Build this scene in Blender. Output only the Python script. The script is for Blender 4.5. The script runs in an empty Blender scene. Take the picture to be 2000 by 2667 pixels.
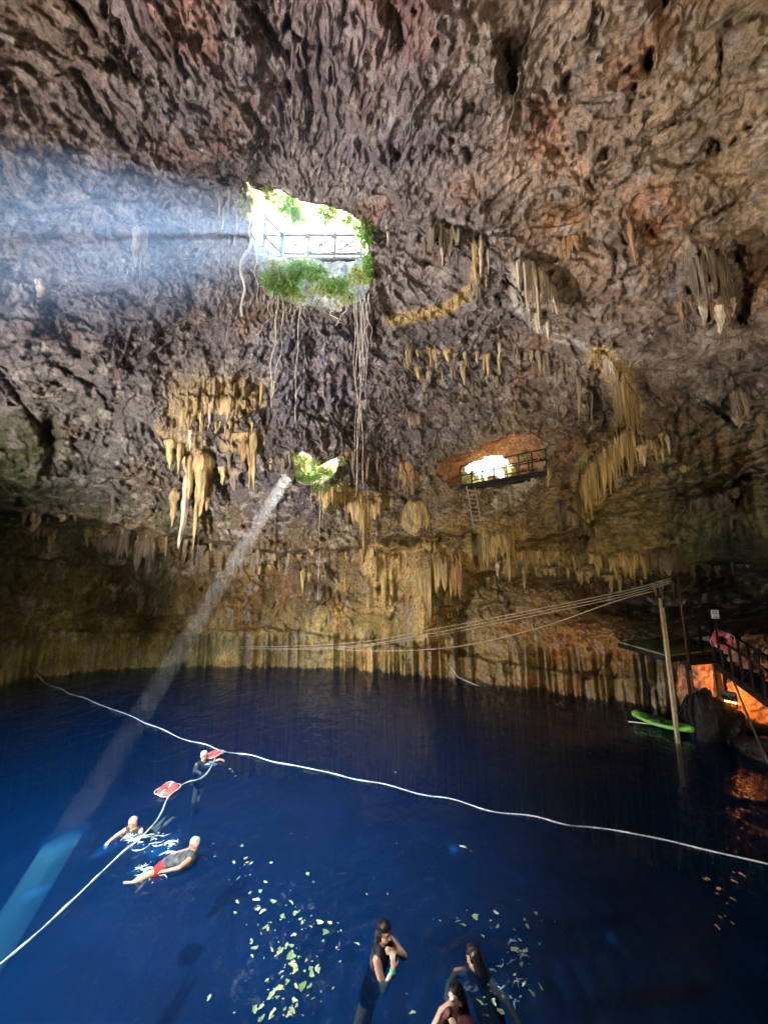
import bpy, bmesh, math, random
import numpy as np
from mathutils import Vector, Matrix

random.seed(7)
rng = np.random.default_rng(7)
sc = bpy.context.scene
C = sc.collection

# ------------------------------------------------------------------ camera, sky, sun, exposure
CAMZ = 5.0
PITCH = math.radians(9.5)
cam_d = bpy.data.cameras.new('camera')
cam = bpy.data.objects.new('camera', cam_d)
C.objects.link(cam)
cam.location = (0, 0, CAMZ)
cam.rotation_euler = (math.pi / 2 + PITCH, 0, 0)
cam_d.sensor_fit = 'HORIZONTAL'
cam_d.sensor_width = 36
cam_d.lens = 18
cam_d.clip_start = 0.05
cam_d.clip_end = 2000
sc.camera = cam

SUN = Vector((0.111, 0.697, 0.708)).normalized()      # towards the sun
world = bpy.data.worlds.new('World')
sc.world = world
world.use_nodes = True
wn = world.node_tree.nodes
sky = wn.new('ShaderNodeTexSky')
sky.sky_type = 'NISHITA'
sky.sun_disc = False
sky.sun_elevation = math.asin(SUN.z)
sky.sun_rotation = math.atan2(SUN.x, SUN.y)
sky.dust_density = 2.0
world.node_tree.links.new(sky.outputs[0], wn['Background'].inputs[0])
wn['Background'].inputs[1].default_value = 0.15

sun_d = bpy.data.lights.new('sun', 'SUN')
sun_d.energy = 5.0
sun_d.angle = math.radians(0.5)
sun_d.color = (1.0, 0.95, 0.86)
sun_o = bpy.data.objects.new('sun', sun_d)
C.objects.link(sun_o)
sun_o.rotation_euler = (-SUN).to_track_quat('-Z', 'Y').to_euler()

sc.view_settings.view_transform = 'Standard'
sc.view_settings.look = 'None'
sc.view_settings.gamma = 1.0
sc.view_settings.exposure = 3.0
sc.render.engine = 'CYCLES'
cy = sc.cycles
cy.max_bounces = 5
cy.diffuse_bounces = 1
cy.glossy_bounces = 2
cy.transmission_bounces = 4
cy.transparent_max_bounces = 40
cy.volume_bounces = 1
cy.sample_clamp_indirect = 1.5
cy.use_denoising = True
cy.use_adaptive_sampling = True
cy.adaptive_threshold = 0.03
cy.use_light_tree = False
cy.caustics_reflective = False
cy.caustics_refractive = False

# ------------------------------------------------------------------ projection helpers
CP, SP = math.cos(PITCH), math.sin(PITCH)
CAM = Vector((0, 0, CAMZ))


def ray(px, py):
    """direction through a photo pixel, one metre deep along the lens axis"""
    u = (px - 1000) / 1000.0
    v = (1333.5 - py) / 1000.0
    return Vector((u, CP - v * SP, SP + v * CP))


def at_z(px, py, z):
    d = ray(px, py)
    return CAM + d * ((z - CAMZ) / d.z)


def at_depth(px, py, t):
    return CAM + ray(px, py) * t


def at_rho(px, py, rho):
    d = ray(px, py)
    return CAM + d * (rho / math.hypot(d.x, d.y))


def z_at(rho, px, py):
    return at_rho(px, py, rho).z


def project_np(dx, dy, dz):
    f = dy * CP + dz * SP
    up = dz * CP - dy * SP
    fs = np.where(f > 0.02, f, 0.02)
    px = 1000 + 1000 * dx / fs
    py = 1333.5 - 1000 * up / fs
    bad = f <= 0.02
    px = np.where(bad, -9999, px)
    py = np.where(bad, -9999, py)
    return px, py


# ------------------------------------------------------------------ numpy noise
_perm = rng.permutation(256)
PERM = np.concatenate([_perm, _perm, _perm]).astype(np.int32)
_g = rng.normal(size=(256, 3))
GRAD = (_g / np.linalg.norm(_g, axis=1)[:, None]).astype(np.float32)


def perlin(x, y, z):
    x = np.asarray(x, np.float32); y = np.asarray(y, np.float32); z = np.asarray(z, np.float32)
    xi = np.floor(x).astype(np.int32); yi = np.floor(y).astype(np.int32); zi = np.floor(z).astype(np.int32)
    xf = x - xi; yf = y - yi; zf = z - zi
    xi &= 255; yi &= 255; zi &= 255
    u = xf * xf * xf * (xf * (xf * 6 - 15) + 10)
    v = yf * yf * yf * (yf * (yf * 6 - 15) + 10)
    w = zf * zf * zf * (zf * (zf * 6 - 15) + 10)
    out = np.zeros_like(x)
    for i in (0, 1):
        a = PERM[xi + i]
        wi = u if i else 1 - u
        for j in (0, 1):
            b = PERM[a + yi + j]
            wj = v if j else 1 - v
            for k in (0, 1):
                g = GRAD[PERM[b + zi + k] & 255]
                wk = w if k else 1 - w
                out += wi * wj * wk * (g[..., 0] * (xf - i) + g[..., 1] * (yf - j) + g[..., 2] * (zf - k))
    return out * 1.6


def worley(x, y, z):
    """distance to nearest and second nearest feature point"""
    xi = np.floor(x).astype(np.int32); yi = np.floor(y).astype(np.int32); zi = np.floor(z).astype(np.int32)
    f1 = np.full(x.shape, 9.0, np.float32); f2 = f1.copy()
    for i in (-1, 0, 1):
        for j in (-1, 0, 1):
            for k in (-1, 0, 1):
                cx, cy_, cz = xi + i, yi + j, zi + k
                h = PERM[PERM[PERM[cx & 255] + (cy_ & 255)] + (cz & 255)] & 255
                g = GRAD[h]
                d = np.sqrt((cx + .5 + .45 * g[..., 0] - x) ** 2 + (cy_ + .5 + .45 * g[..., 1] - y) ** 2
                            + (cz + .5 + .45 * g[..., 2] - z) ** 2).astype(np.float32)
                m = d < f1
                f2 = np.where(m, f1, np.minimum(f2, d))
                f1 = np.where(m, d, f1)
    return f1, f2


def sstep(a, b, x):
    t = np.clip((x - a) / (b - a), 0, 1)
    return t * t * (3 - 2 * t)


# ------------------------------------------------------------------ materials
MATS = {}


def nodes_of(name):
    m = bpy.data.materials.new(name)
    m.use_nodes = True
    n, l = m.node_tree.nodes, m.node_tree.links
    return m, n, l, n['Principled BSDF']


def mat(name, col, rough=0.7, var=0.25, scale=6.0, bump=0.2, metal=0.0, spec=0.4, col2=None, trans=0.0, bdist=0.02):
    """plain procedural material: two tones broken up by noise, with bump"""
    if name in MATS:
        return MATS[name]
    m, n, l, p = nodes_of(name)
    tc = n.new('ShaderNodeTexCoord')
    nz = n.new('ShaderNodeTexNoise'); nz.inputs['Scale'].default_value = scale
    nz.inputs['Detail'].default_value = 6
    l.new(tc.outputs['Object'], nz.inputs['Vector'])
    rp = n.new('ShaderNodeValToRGB')
    c2 = col2 or tuple(max(0, c * (1 - var)) for c in col)
    c1 = tuple(min(1, c * (1 + var * .5)) for c in col) if not col2 else col
    rp.color_ramp.elements[0].color = (*c2, 1); rp.color_ramp.elements[0].position = .35
    rp.color_ramp.elements[1].color = (*c1, 1); rp.color_ramp.elements[1].position = .65
    l.new(nz.outputs[0], rp.inputs[0])
    l.new(rp.outputs[0], p.inputs['Base Color'])
    p.inputs['Roughness'].default_value = rough
    p.inputs['Metallic'].default_value = metal
    p.inputs['Specular IOR Level'].default_value = spec
    if bump:
        b = n.new('ShaderNodeBump'); b.inputs['Strength'].default_value = bump
        b.inputs['Distance'].default_value = bdist
        l.new(nz.outputs[0], b.inputs['Height']); l.new(b.outputs[0], p.inputs['Normal'])
    if trans:
        t = n.new('ShaderNodeBsdfTranslucent'); l.new(rp.outputs[0], t.inputs[0])
        mx = n.new('ShaderNodeMixShader'); mx.inputs[0].default_value = trans
        l.new(p.outputs[0], mx.inputs[1]); l.new(t.outputs[0], mx.inputs[2])
        l.new(mx.outputs[0], n['Material Output'].inputs[0])
    MATS[name] = m
    return m


def rock_material(name, use_attr=True, tint=(.25, .2, .16), streak=0.0, wet=0.55):
    """limestone: broad colour from a baked attribute or a tint, fine mottling and grain from noise"""
    m, n, l, p = nodes_of(name)
    geo = n.new('ShaderNodeNewGeometry')
    mp = n.new('ShaderNodeMapping')
    mp.inputs['Scale'].default_value = (1, 1, 0.7 if streak == 0 else 0.16)
    l.new(geo.outputs['Position'], mp.inputs[0])
    nz = n.new('ShaderNodeTexNoise')
    nz.inputs['Scale'].default_value = 9 if use_attr else 6; nz.inputs['Detail'].default_value = 4
    nz.inputs['Roughness'].default_value = .65
    l.new(mp.outputs[0], nz.inputs['Vector'])
    r = n.new('ShaderNodeValToRGB')
    k = (.58, 1.32) if use_attr else (.42, 1.45)
    r.color_ramp.elements[0].position = .34; r.color_ramp.elements[0].color = (k[0], k[0] * .97, k[0] * .96, 1)
    r.color_ramp.elements[1].position = .66; r.color_ramp.elements[1].color = (k[1], k[1] * .97, k[1] * .93, 1)
    l.new(nz.outputs[0], r.inputs[0])
    x = n.new('ShaderNodeMix'); x.data_type = 'RGBA'; x.blend_type = 'MULTIPLY'; x.inputs[0].default_value = 1
    if use_attr:
        at = n.new('ShaderNodeAttribute'); at.attribute_name = 'tint'
        l.new(at.outputs['Color'], x.inputs[6])
    else:
        x.inputs[6].default_value = (*tint, 1)
    l.new(r.outputs[0], x.inputs[7])
    l.new(x.outputs[2], p.inputs['Base Color'])
    p.inputs['Roughness'].default_value = .62
    p.inputs['Specular IOR Level'].default_value = .3
    b = n.new('ShaderNodeBump'); b.inputs['Strength'].default_value = 1.0; b.inputs['Distance'].default_value = .08 if use_attr else .12
    l.new(nz.outputs[0], b.inputs['Height']); l.new(b.outputs[0], p.inputs['Normal'])
    return m


ROCK = rock_material('cave_rock')
FLOW = rock_material('flowstone', False, (.60, .46, .22), streak=1)
FLOW2 = rock_material('grey_flowstone', False, (.30, .25, .18), streak=1)
FLOW3 = rock_material('pale_flowstone', False, (.78, .68, .52), streak=1)
FLOW4 = rock_material('rust_flowstone', False, (.46, .29, .14), streak=1)
ORANGE = rock_material('rust_rock', False, (.60, .33, .17))
PALE = rock_material('pale_limestone', False, (.66, .62, .50))

# ------------------------------------------------------------------ mesh helpers


class MB:
    def __init__(s):
        s.v = []; s.f = []

    def add(s, verts, faces):
        o = len(s.v)
        s.v.extend([tuple(q) for q in verts])
        s.f.extend([tuple(i + o for i in f) for f in faces])

    def box(s, c, size, R=None):
        c = Vector(c); hx, hy, hz = size[0] / 2, size[1] / 2, size[2] / 2
        vs = [Vector((x, y, z)) for x in (-hx, hx) for y in (-hy, hy) for z in (-hz, hz)]
        if R is not None: vs = [R @ q for q in vs]
        s.add([c + q for q in vs], [(0, 1, 3, 2), (4, 6, 7, 5), (0, 4, 5, 1), (2, 3, 7, 6), (0, 2, 6, 4), (1, 5, 7, 3)])

    def bar(s, a, b, w, h=None, up=(0, 0, 1)):
        """rectangular bar from a to b"""
        a = Vector(a); b = Vector(b); h = h or w
        d = (b - a).normalized(); up = Vector(up)
        if abs(d.dot(up)) > .97: up = Vector((1, 0, 0))
        sx = d.cross(up).normalized(); sz = sx.cross(d).normalized()
        vs = []
        for e in (a, b):
            for i, j in ((-1, -1), (1, -1), (1, 1), (-1, 1)):
                vs.append(e + sx * (i * w / 2) + sz * (j * h / 2))
        s.add(vs, [(3, 2, 1, 0), (4, 5, 6, 7), (0, 1, 5, 4), (1, 2, 6, 5), (2, 3, 7, 6), (3, 0, 4, 7)])

    def tube(s, pts, rad, n=8, cap=True, wob=0.0):
        pts = [Vector(q) for q in pts]
        if not hasattr(rad, '__len__'): rad = [rad] * len(pts)
        o = len(s.v); ref = None
        for i, q in enumerate(pts):
            t = (pts[min(i + 1, len(pts) - 1)] - pts[max(i - 1, 0)]).normalized()
            if ref is None:
                ref = Vector((0, 0, 1)) if abs(t.z) < .9 else Vector((1, 0, 0))
            x = (ref - t * ref.dot(t)).normalized(); y = t.cross(x); ref = x
            for k in range(n):
                a = 2 * math.pi * k / n
                r = rad[i] * (1 + (random.uniform(-wob, wob) if wob else 0))
                s.v.append(tuple(q + x * (math.cos(a) * r) + y * (math.sin(a) * r)))
        for i in range(len(pts) - 1):
            for k in range(n):
                a = o + i * n + k; b = o + i * n + (k + 1) % n
                s.f.append((a, b, b + n, a + n))
        if cap:
            s.f.append(tuple(o + k for k in range(n))[::-1])
            e = o + (len(pts) - 1) * n
            s.f.append(tuple(e + k for k in range(n)))

    def rcone(s, a, b, ra, rb, n=12):
        """capsule with two radii"""
        a = Vector(a); b = Vector(b)
        if (b - a).length < 1e-4: b = a + Vector((0, 0, 1e-3))
        d = (b - a).normalized()
        pts, rr = [], []
        for k in (0.98, .8, .5, .2):
            pts.append(a - d * ra * k); rr.append(ra * math.sqrt(max(.0, 1 - k * k)))
        pts += [a, b]; rr += [ra, rb]
        for k in (.2, .5, .8, 0.98):
            pts.append(b + d * rb * k); rr.append(rb * math.sqrt(max(.0, 1 - k * k)))
        s.tube(pts, rr, n)

    def ellipsoid(s, c, r, R=None, nu=12, nv=8):
        c = Vector(c); vs = []
        for j in range(nv + 1):
            ph = -math.pi / 2 + math.pi * j / nv
            ph = max(-1.5, min(1.5, ph))
            for i in range(nu):
                th = 2 * math.pi * i / nu
                q = Vector((r[0] * math.cos(ph) * math.cos(th), r[1] * math.cos(ph) * math.sin(th), r[2] * math.sin(ph)))
                vs.append(c + (R @ q if R is not None else q))
        fs = [(j * nu + i, j * nu + (i + 1) % nu, (j + 1) * nu + (i + 1) % nu, (j + 1) * nu + i) for j in range(nv) for i in range(nu)]
        fs.append(tuple(range(nu))[::-1]); fs.append(tuple(nv * nu + i for i in range(nu)))
        s.add(vs, fs)

    def torus(s, c, R, r, M=None, nu=28, nv=10, a0=0.0, a1=2 * math.pi, flat=1.0):
        c = Vector(c); vs = []; closed = a1 - a0 > 6.28
        nn = nu if closed else nu + 1
        for i in range(nn):
            a = a0 + (a1 - a0) * i / nu
            for j in range(nv):
                b = 2 * math.pi * j / nv
                q = Vector(((R + r * math.cos(b)) * math.cos(a), (R + r * math.cos(b)) * math.sin(a), r * flat * math.sin(b)))
                vs.append(c + (M @ q if M is not None else q))
        fs = []
        for i in range(nu if closed else nu):
            i2 = (i + 1) % nn
            for j in range(nv):
                fs.append((i * nv + j, i2 * nv + j, i2 * nv + (j + 1) % nv, i * nv + (j + 1) % nv))
        if not closed:
            fs.append(tuple(range(nv))[::-1]); fs.append(tuple(nu * nv + j for j in range(nv)))
        s.add(vs, fs)

    def mesh(s, name, m, smooth=False):
        me = bpy.data.meshes.new(name)
        me.from_pydata(s.v, [], s.f)
        me.materials.append(m)
        if smooth: me.polygons.foreach_set('use_smooth', [True] * len(me.polygons))
        me.update()
        return me

    def build(s, name, m, parent=None, smooth=False):
        o = bpy.data.objects.new(name, s.mesh(name, m, smooth))
        C.objects.link(o)
        if parent is not None: o.parent = parent
        return o


def tag(o, label=None, cat=None, group=None, kind=None):
    if label: o['label'] = label
    if cat: o['category'] = cat
    if group: o['group'] = group
    if kind: o['kind'] = kind
    return o


def thing(name, label, cat, group=None, loc=(0, 0, 0)):
    o = bpy.data.objects.new(name, None)
    o.empty_display_size = .1
    o.location = loc
    C.objects.link(o)
    return tag(o, label, cat, group)


def np_mesh(name, co, quads, m, smooth=True):
    me = bpy.data.meshes.new(name)
    me.vertices.add(len(co)); me.vertices.foreach_set('co', np.ascontiguousarray(co, np.float32).ravel())
    nq = len(quads)
    me.loops.add(nq * 4); me.loops.foreach_set('vertex_index', np.ascontiguousarray(quads, np.int32).ravel())
    me.polygons.add(nq)
    me.polygons.foreach_set('loop_start', np.arange(0, nq * 4, 4, dtype=np.int32))
    me.polygons.foreach_set('loop_total', np.full(nq, 4, np.int32))
    me.polygons.foreach_set('use_smooth', np.full(nq, smooth))
    me.update(calc_edges=True)
    me.materials.append(m)
    return me

# ------------------------------------------------------------------ the cave: one rock shell round the pool
EDGE = [(-60, 1790), (100, 1762), (250, 1745), (450, 1735), (620, 1738), (800, 1738), (1000, 1748), (1130, 1765),
        (1250, 1772), (1400, 1790), (1500, 1810), (1650, 1835), (1780, 1856), (1900, 1862), (2060, 1885)]
ctrl = []          # unit direction, slant range


def c_rho(px, py, rho):
    d = ray(px, py); k = rho / math.hypot(d.x, d.y)
    ctrl.append((d.normalized(), d.length * k))


def c_h(px, py, h):
    d = ray(px, py); k = h / d.z
    ctrl.append((d.normalized(), d.length * k))


def c_ae(az, el, R):
    az = math.radians(az); el = math.radians(el)
    ctrl.append((Vector((math.sin(az) * math.cos(el), math.cos(az) * math.cos(el), math.sin(el))), R))


for (x, y) in EDGE:
    p = at_z(x, y, 0); r = math.hypot(p.x, p.y)
    c_rho(x, y, r); c_rho(x, y - 110, r + .35); c_rho(x, 1500, r + .75)
for (x, y, h) in [(0, 0, 12), (500, 0, 12.2), (1000, 0, 12.3), (1500, 0, 12), (2000, 0, 11.4), (0, 300, 11.5), (500, 300, 12),
                  (1000, 300, 12.3), (1500, 300, 11.7), (2000, 300, 10.6), (0, 650, 10), (300, 620, 10.8), (500, 560, 11.6), (640, 650, 11.9),
                  (800, 500, 12.2), (970, 540, 12.1), (980, 700, 11.5), (820, 800, 10.9), (1100, 760, 10.9), (1400, 650, 10.6), (1700, 600, 9.8), (2000, 650, 8.8), (0, 900, 8),
                  (400, 900, 9.2), (800, 900, 10), (1200, 900, 9.6), (1600, 900, 7.8), (2000, 900, 6.2)]:
    c_h(x, y, h)
for (x, y, r) in [(0, 1100, 21.5), (400, 1100, 20), (800, 1100, 18), (1100, 1100, 19), (1400, 1100, 17.8), (1700, 1100, 16), (2000, 1100, 15.2),
                  (0, 1300, 24.5), (300, 1300, 23.5), (600, 1300, 22), (800, 1250, 18.6), (700, 1240, 19.2), (1000, 1300, 21), (1300, 1300, 19.3), (1600, 1300, 17.2), (2000, 1300, 15.6),
                  (0, 1420, 26.3), (400, 1420, 25), (800, 1420, 22.6), (1200, 1420, 20.4), (1600, 1420, 18), (2000, 1420, 16),
                  (1850, 1600, 19), (2050, 1600, 18)]:
    c_rho(x, y, r)
for az, r in ((70, 13.5), (100, 10), (140, 8.5), (180, 8.5), (-140, 12), (-100, 17), (-70, 22)):
    c_ae(az, 0, r); c_ae(az, -20, r / math.cos(math.radians(20)))
    c_ae(az, 30, min(r * 1.05, 15)); c_ae(az, 60, 13.2)
c_ae(0, 89.9, 12.6); c_ae(0, 75, 12.7)

CD = np.array([tuple(d) for d, _ in ctrl]); CR = np.log(np.array([r for _, r in ctrl]))
_K = np.linalg.norm(CD[:, None] - CD[None], axis=2)
_n = len(CD)
_A = np.zeros((_n + 1, _n + 1)); _A[:_n, :_n] = -_K + np.eye(_n) * -0.002 * 0; _A[:_n, _n] = 1; _A[_n, :_n] = 1
_w = np.linalg.solve(_A, np.concatenate([CR, [0]]))


def base_R(dx, dy, dz):
    out = np.full(dx.shape, _w[_n])
    for i in range(_n):
        out -= _w[i] * np.sqrt((dx - CD[i, 0]) ** 2 + (dy - CD[i, 1]) ** 2 + (dz - CD[i, 2]) ** 2)
    return np.exp(out)


STEP = 0.125
az_c = np.concatenate([np.arange(-180, -60, 4), np.arange(-60, -54, 1.), np.arange(-54, 54.01, STEP), np.arange(55, 61, 1.), np.arange(64, 181, 4)])
el_c = np.concatenate([[-40, -34, -28, -23, -20, -18], np.arange(-17, 66.01, STEP), np.arange(67, 90, 3.), [89.9]])
AZ, EL = np.meshgrid(np.radians(az_c), np.radians(el_c))
DX = np.sin(AZ) * np.cos(EL); DY = np.cos(AZ) * np.cos(EL); DZ = np.sin(EL)
ELc = np.maximum(EL, math.radians(-15.5))
bR = base_R(np.sin(AZ) * np.cos(ELc), np.cos(AZ) * np.cos(ELc), np.sin(ELc))
bR = bR * np.cos(ELc) / np.cos(EL)
PX, PY = project_np(DX, DY, DZ)
off = np.zeros_like(bR)            # radial offset in metres, + is farther away


def seg_dist(poly):
    """distance (px) to a polyline and signed side (+ is right of travel)"""
    D = np.full(PX.shape, 1e6); S = np.zeros(PX.shape); T = np.zeros(PX.shape)
    L = 0
    for (x0, y0), (x1, y1) in zip(poly[:-1], poly[1:]):
        vx, vy = x1 - x0, y1 - y0; ll = vx * vx + vy * vy
        t = np.clip(((PX - x0) * vx + (PY - y0) * vy) / ll, 0, 1)
        qx, qy = PX - (x0 + t * vx), PY - (y0 + t * vy)
        d = np.hypot(qx, qy); m = d < D
        D = np.where(m, d, D)
        S = np.where(m, np.sign(vx * (PY - y0) - vy * (PX - x0)), S)
    return D, S


# near ceiling block on the right: a step down along the stalactite ridge
ridge = [(840, -200), (850, 90), (930, 330), (1000, 440), (1050, 560), (1120, 640), (1200, 650), (1290, 655), (1330, 720), (1380, 830), (1440, 865), (1520, 900),
         (1575, 950), (1620, 1000), (1650, 1060), (1650, 1150), (1600, 1220), (1560, 1330)]
D, S = seg_dist(ridge)
wob = perlin(PX / 60, PY / 60, PX * 0 + 3.3) * 22
sd = D * -S + wob                    # + on the right/near side
wfade = sstep(-150, 350, PY)
off -= (0.9 * sstep(-14, 12, sd) * np.exp(-np.clip(sd, 0, None) / 330) + .0) * (.25 + .75 * wfade) * (PY < 1500)
off += 0.5 * np.exp(-np.clip(-sd, 0, None) / 60) * (sd < 0) * sstep(-40, -4, sd) * 0
# left ceiling block with a soft step at the band of light
D, S = seg_dist([(-200, 800), (60, 790), (110, 750), (250, 735), (340, 720), (420, 690), (560, 640), (640, 560)])
sd = D * S + wob
off += 0.55 * sstep(-12, 14, sd) * np.exp(-np.clip(sd, 0, None) / 260) * (PX < 680)
D, S = seg_dist([(-200, 600), (100, 640), (200, 560), (330, 430), (480, 480), (640, 470), (690, 300), (660, 60)])
off += 0.5 * sstep(-20, 20, D * S + wob) * np.exp(-D / 200) * (PX < 760)


def ledge(pts, above, below, fa, fb, soft=7, amp=14):
    xs = [q[0] for q in pts]; ys = [q[1] for q in pts]
    yl = np.interp(PX, xs, ys) + perlin(PX / 45, PX * 0, PX * 0 + pts[0][1]) * amp
    w = sstep(xs[0] - 80, xs[0] + 20, PX) * (1 - sstep(xs[-1] - 20, xs[-1] + 80, PX))
    d = PY - yl
    o = below * sstep(-soft, soft, d) * np.exp(-np.clip(d, 0, None) / fb) - above * np.exp(-np.clip(-d, 0, None) / fa) * (1 - sstep(-soft, soft, d))
    return o * w


off += ledge([(-300, 1300), (0, 1335), (150, 1345), (300, 1368), (430, 1390), (560, 1408), (700, 1442), (800, 1436), (950, 1425), (1060, 1432)], .7, 1.9, 70, 95)
off += ledge([(1040, 1395), (1130, 1400), (1230, 1385), (1330, 1425), (1420, 1400), (1500, 1380)], .6, 1.6, 50, 60)
off += ledge([(1150, 1480), (1300, 1500), (1420, 1510), (1520, 1505), (1640, 1525), (1720, 1520), (1790, 1492), (1900, 1478), (2300, 1455)], 1.0, 2.6, 90, 140)
off += ledge([(1500, 1340), (1650, 1290), (1800, 1260), (1930, 1230), (2300, 1180)], .5, .9, 60, 60)
off += ledge([(-200, 1690), (60, 1660), (160, 1640), (300, 1648), (420, 1640), (480, 1652), (600, 1640), (760, 1640), (900, 1668), (1100, 1690), (1400, 1740), (1600, 1765)], -.25, -.30, 60, 120, 5, 8)
off += ledge([(-200, 1425), (60, 1450), (220, 1470), (330, 1480)], .35, .5, 40, 50)
off += ledge([(-200, 1560), (160, 1590), (400, 1610), (520, 1600)], .2, .35, 40, 60)
off += ledge([(900, 1270), (1000, 1285), (1080, 1290)], .4, .8, 60, 60)
off += ledge([(350, 1085), (420, 1120), (560, 1130), (640, 1085), (700, 1060)], .5, .6, 70, 80)
off += ledge([(0, 1250), (80, 1275), (220, 1265), (350, 1240)], .3, .5, 60, 70)
# deep shade under the right ledge
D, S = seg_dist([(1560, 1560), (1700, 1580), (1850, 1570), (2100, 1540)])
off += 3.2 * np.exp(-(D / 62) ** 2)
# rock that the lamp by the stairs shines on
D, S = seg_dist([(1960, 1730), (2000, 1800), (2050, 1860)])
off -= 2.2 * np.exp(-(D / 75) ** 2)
# big dark cracks, pits and folds seen in the photograph (px polyline, width, depth)
for pl, wd, dp in [
    ([(265, -20), (275, 35)], 9, .5), ([(310, 60), (328, 120), (318, 150), (345, 190), (352, 200)], 10, .55), ([(200, 85), (220, 120)], 13, .5),
    ([(205, 190), (250, 270), (330, 385)], 9, .45), ([(140, 270), (215, 345)], 9, .35), ([(460, 130), (485, 195)], 9, .45), ([(665, 20), (700, 80), (722, 130)], 11, .5),
    ([(750, 220), (757, 240)], 11, .4), ([(795, 190), (815, 270), (800, 360)], 8, .35), ([(650, 270), (680, 340), (720, 380)], 16, .45), ([(1020, 20), (1040, 110)], 14, .5),
    ([(1318, 130), (1325, 215)], 24, 1.1), ([(1555, 40), (1545, 110)], 12, .4), ([(1880, 110), (1870, 230), (1790, 300), (1640, 370)], 8, .35),
    ([(1860, 380), (1850, 400)], 16, .5), ([(1990, 470), (1890, 540), (1800, 600)], 7, .35), ([(1740, 570), (1690, 600)], 12, .4), ([(1530, 470), (1600, 420)], 9, .3),
    ([(1140, 570), (1170, 600)], 16, .6), ([(1915, 660), (1935, 760), (1930, 830)], 20, .9), ([(130, 790), (140, 850)], 20, 1.1), ([(150, 800), (240, 850)], 7, .4),
    ([(170, 870), (200, 920)], 14, .5), ([(0, 970), (60, 1050), (120, 1140)], 9, .6), ([(128, 1100), (135, 1170), (125, 1230)], 17, 1.0), ([(300, 770), (330, 800)], 9, .4),
    ([(310, 870), (320, 900)], 6, .4), ([(150, 950), (230, 1000), (330, 1010)], 7, .35), ([(490, 740), (495, 770)], 8, .4), ([(540, 800), (550, 820)], 7, .35),
    ([(400, 925), (420, 945)], 12, .5), ([(780, 1065), (860, 1100), (850, 1165)], 8, .5), ([(430, 860), (480, 835)], 6, .3), ([(860, 1475), (875, 1490)], 11, .8), ([(880, 1560), (890, 1600)], 12, .5),
    ([(1590, 1670), (1595, 1700), (1570, 1740), (1520, 1765)], 7, .6), ([(1480, 1660), (1440, 1720)], 12, .5), ([(1200, 1550), (1205, 1680)], 20, 1.1), ([(1125, 1540), (1130, 1650)], 11, .9),
    ([(1350, 1490), (1480, 1500)], 18, .7), ([(1040, 1490), (1030, 1560)], 12, .6), ([(110, 450), (120, 490), (90, 500)], 12, .5), ([(1570, 920), (1560, 1090), (1530, 1130)], 22, .9), ([(1480, 1090), (1500, 1180)], 22, .6),
    ([(1470, 570), (1560, 520)], 7, .35), ([(1590, 730), (1660, 700)], 7, .35), ([(1830, 1050), (1900, 1090)], 8, .35), ([(1230, 880), (1330, 860)], 14, .4), ([(1250, 780), (1320, 770)], 10, .3),
]:
    x0 = min(q[0] for q in pl) - 90; x1 = max(q[0] for q in pl) + 90; y0 = min(q[1] for q in pl) - 90; y1 = max(q[1] for q in pl) + 90
    m = (PX > x0) & (PX < x1) & (PY > y0) & (PY < y1)
    if not m.any(): continue
    ii = np.argwhere(m); a, b = ii.min(0), ii.max(0) + 1
    sl = (slice(a[0], b[0]), slice(a[1], b[1]))
    _px, _py = PX, PY
    PX, PY = _px[sl], _py[sl]
    D, S = seg_dist(pl)
    PX, PY = _px, _py
    D = D + perlin(_px[sl] / 14, _py[sl] / 14, _px[sl] * 0 + 9.1) * wd * .55
    off[sl] += dp * np.exp(-(np.clip(D, 0, None) / wd) ** 2)
# bulges (px centre, radii, height towards the camera)
for x, y, rx, ry, hgt in [(1290, 170, 32, 75, .6), (1840, 720, 60, 110, .8), (70, 450, 55, 60, .6), (680, 330, 60, 70, .35), (80, 1000, 90, 90, .6), (230, 700, 60, 60, .5),
                          (520, 1010, 130, 60, .5), (1100, 900, 160, 60, .3), (1490, 1200, 70, 120, .4), (1350, 1420, 120, 60, .9), (1560, 1420, 90, 60, .8), (1750, 1420, 120, 60, .8), (1900, 1380, 130, 60, .9),
                          (300, 950, 130, 60, .4), (560, 830, 120, 50, .25), (1960, 1250, 70, 50, .6), (150, 1200, 40, 60, .5), (60, 1190, 60, 80, .5), (1480, 560, 90, 60, .25), (1650, 200, 160, 100, .25), (1100, 1580, 60, 90, .7), (1440, 1300, 50, 60, .7), (1300, 1310, 60, 40, .5)]:
    off -= hgt * np.exp(-((PX - x) / rx) ** 2 - ((PY - y) / ry) ** 2)

R1 = bR + off
X0, Y0, Z0 = DX * R1, DY * R1, CAMZ + DZ * R1
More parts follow.
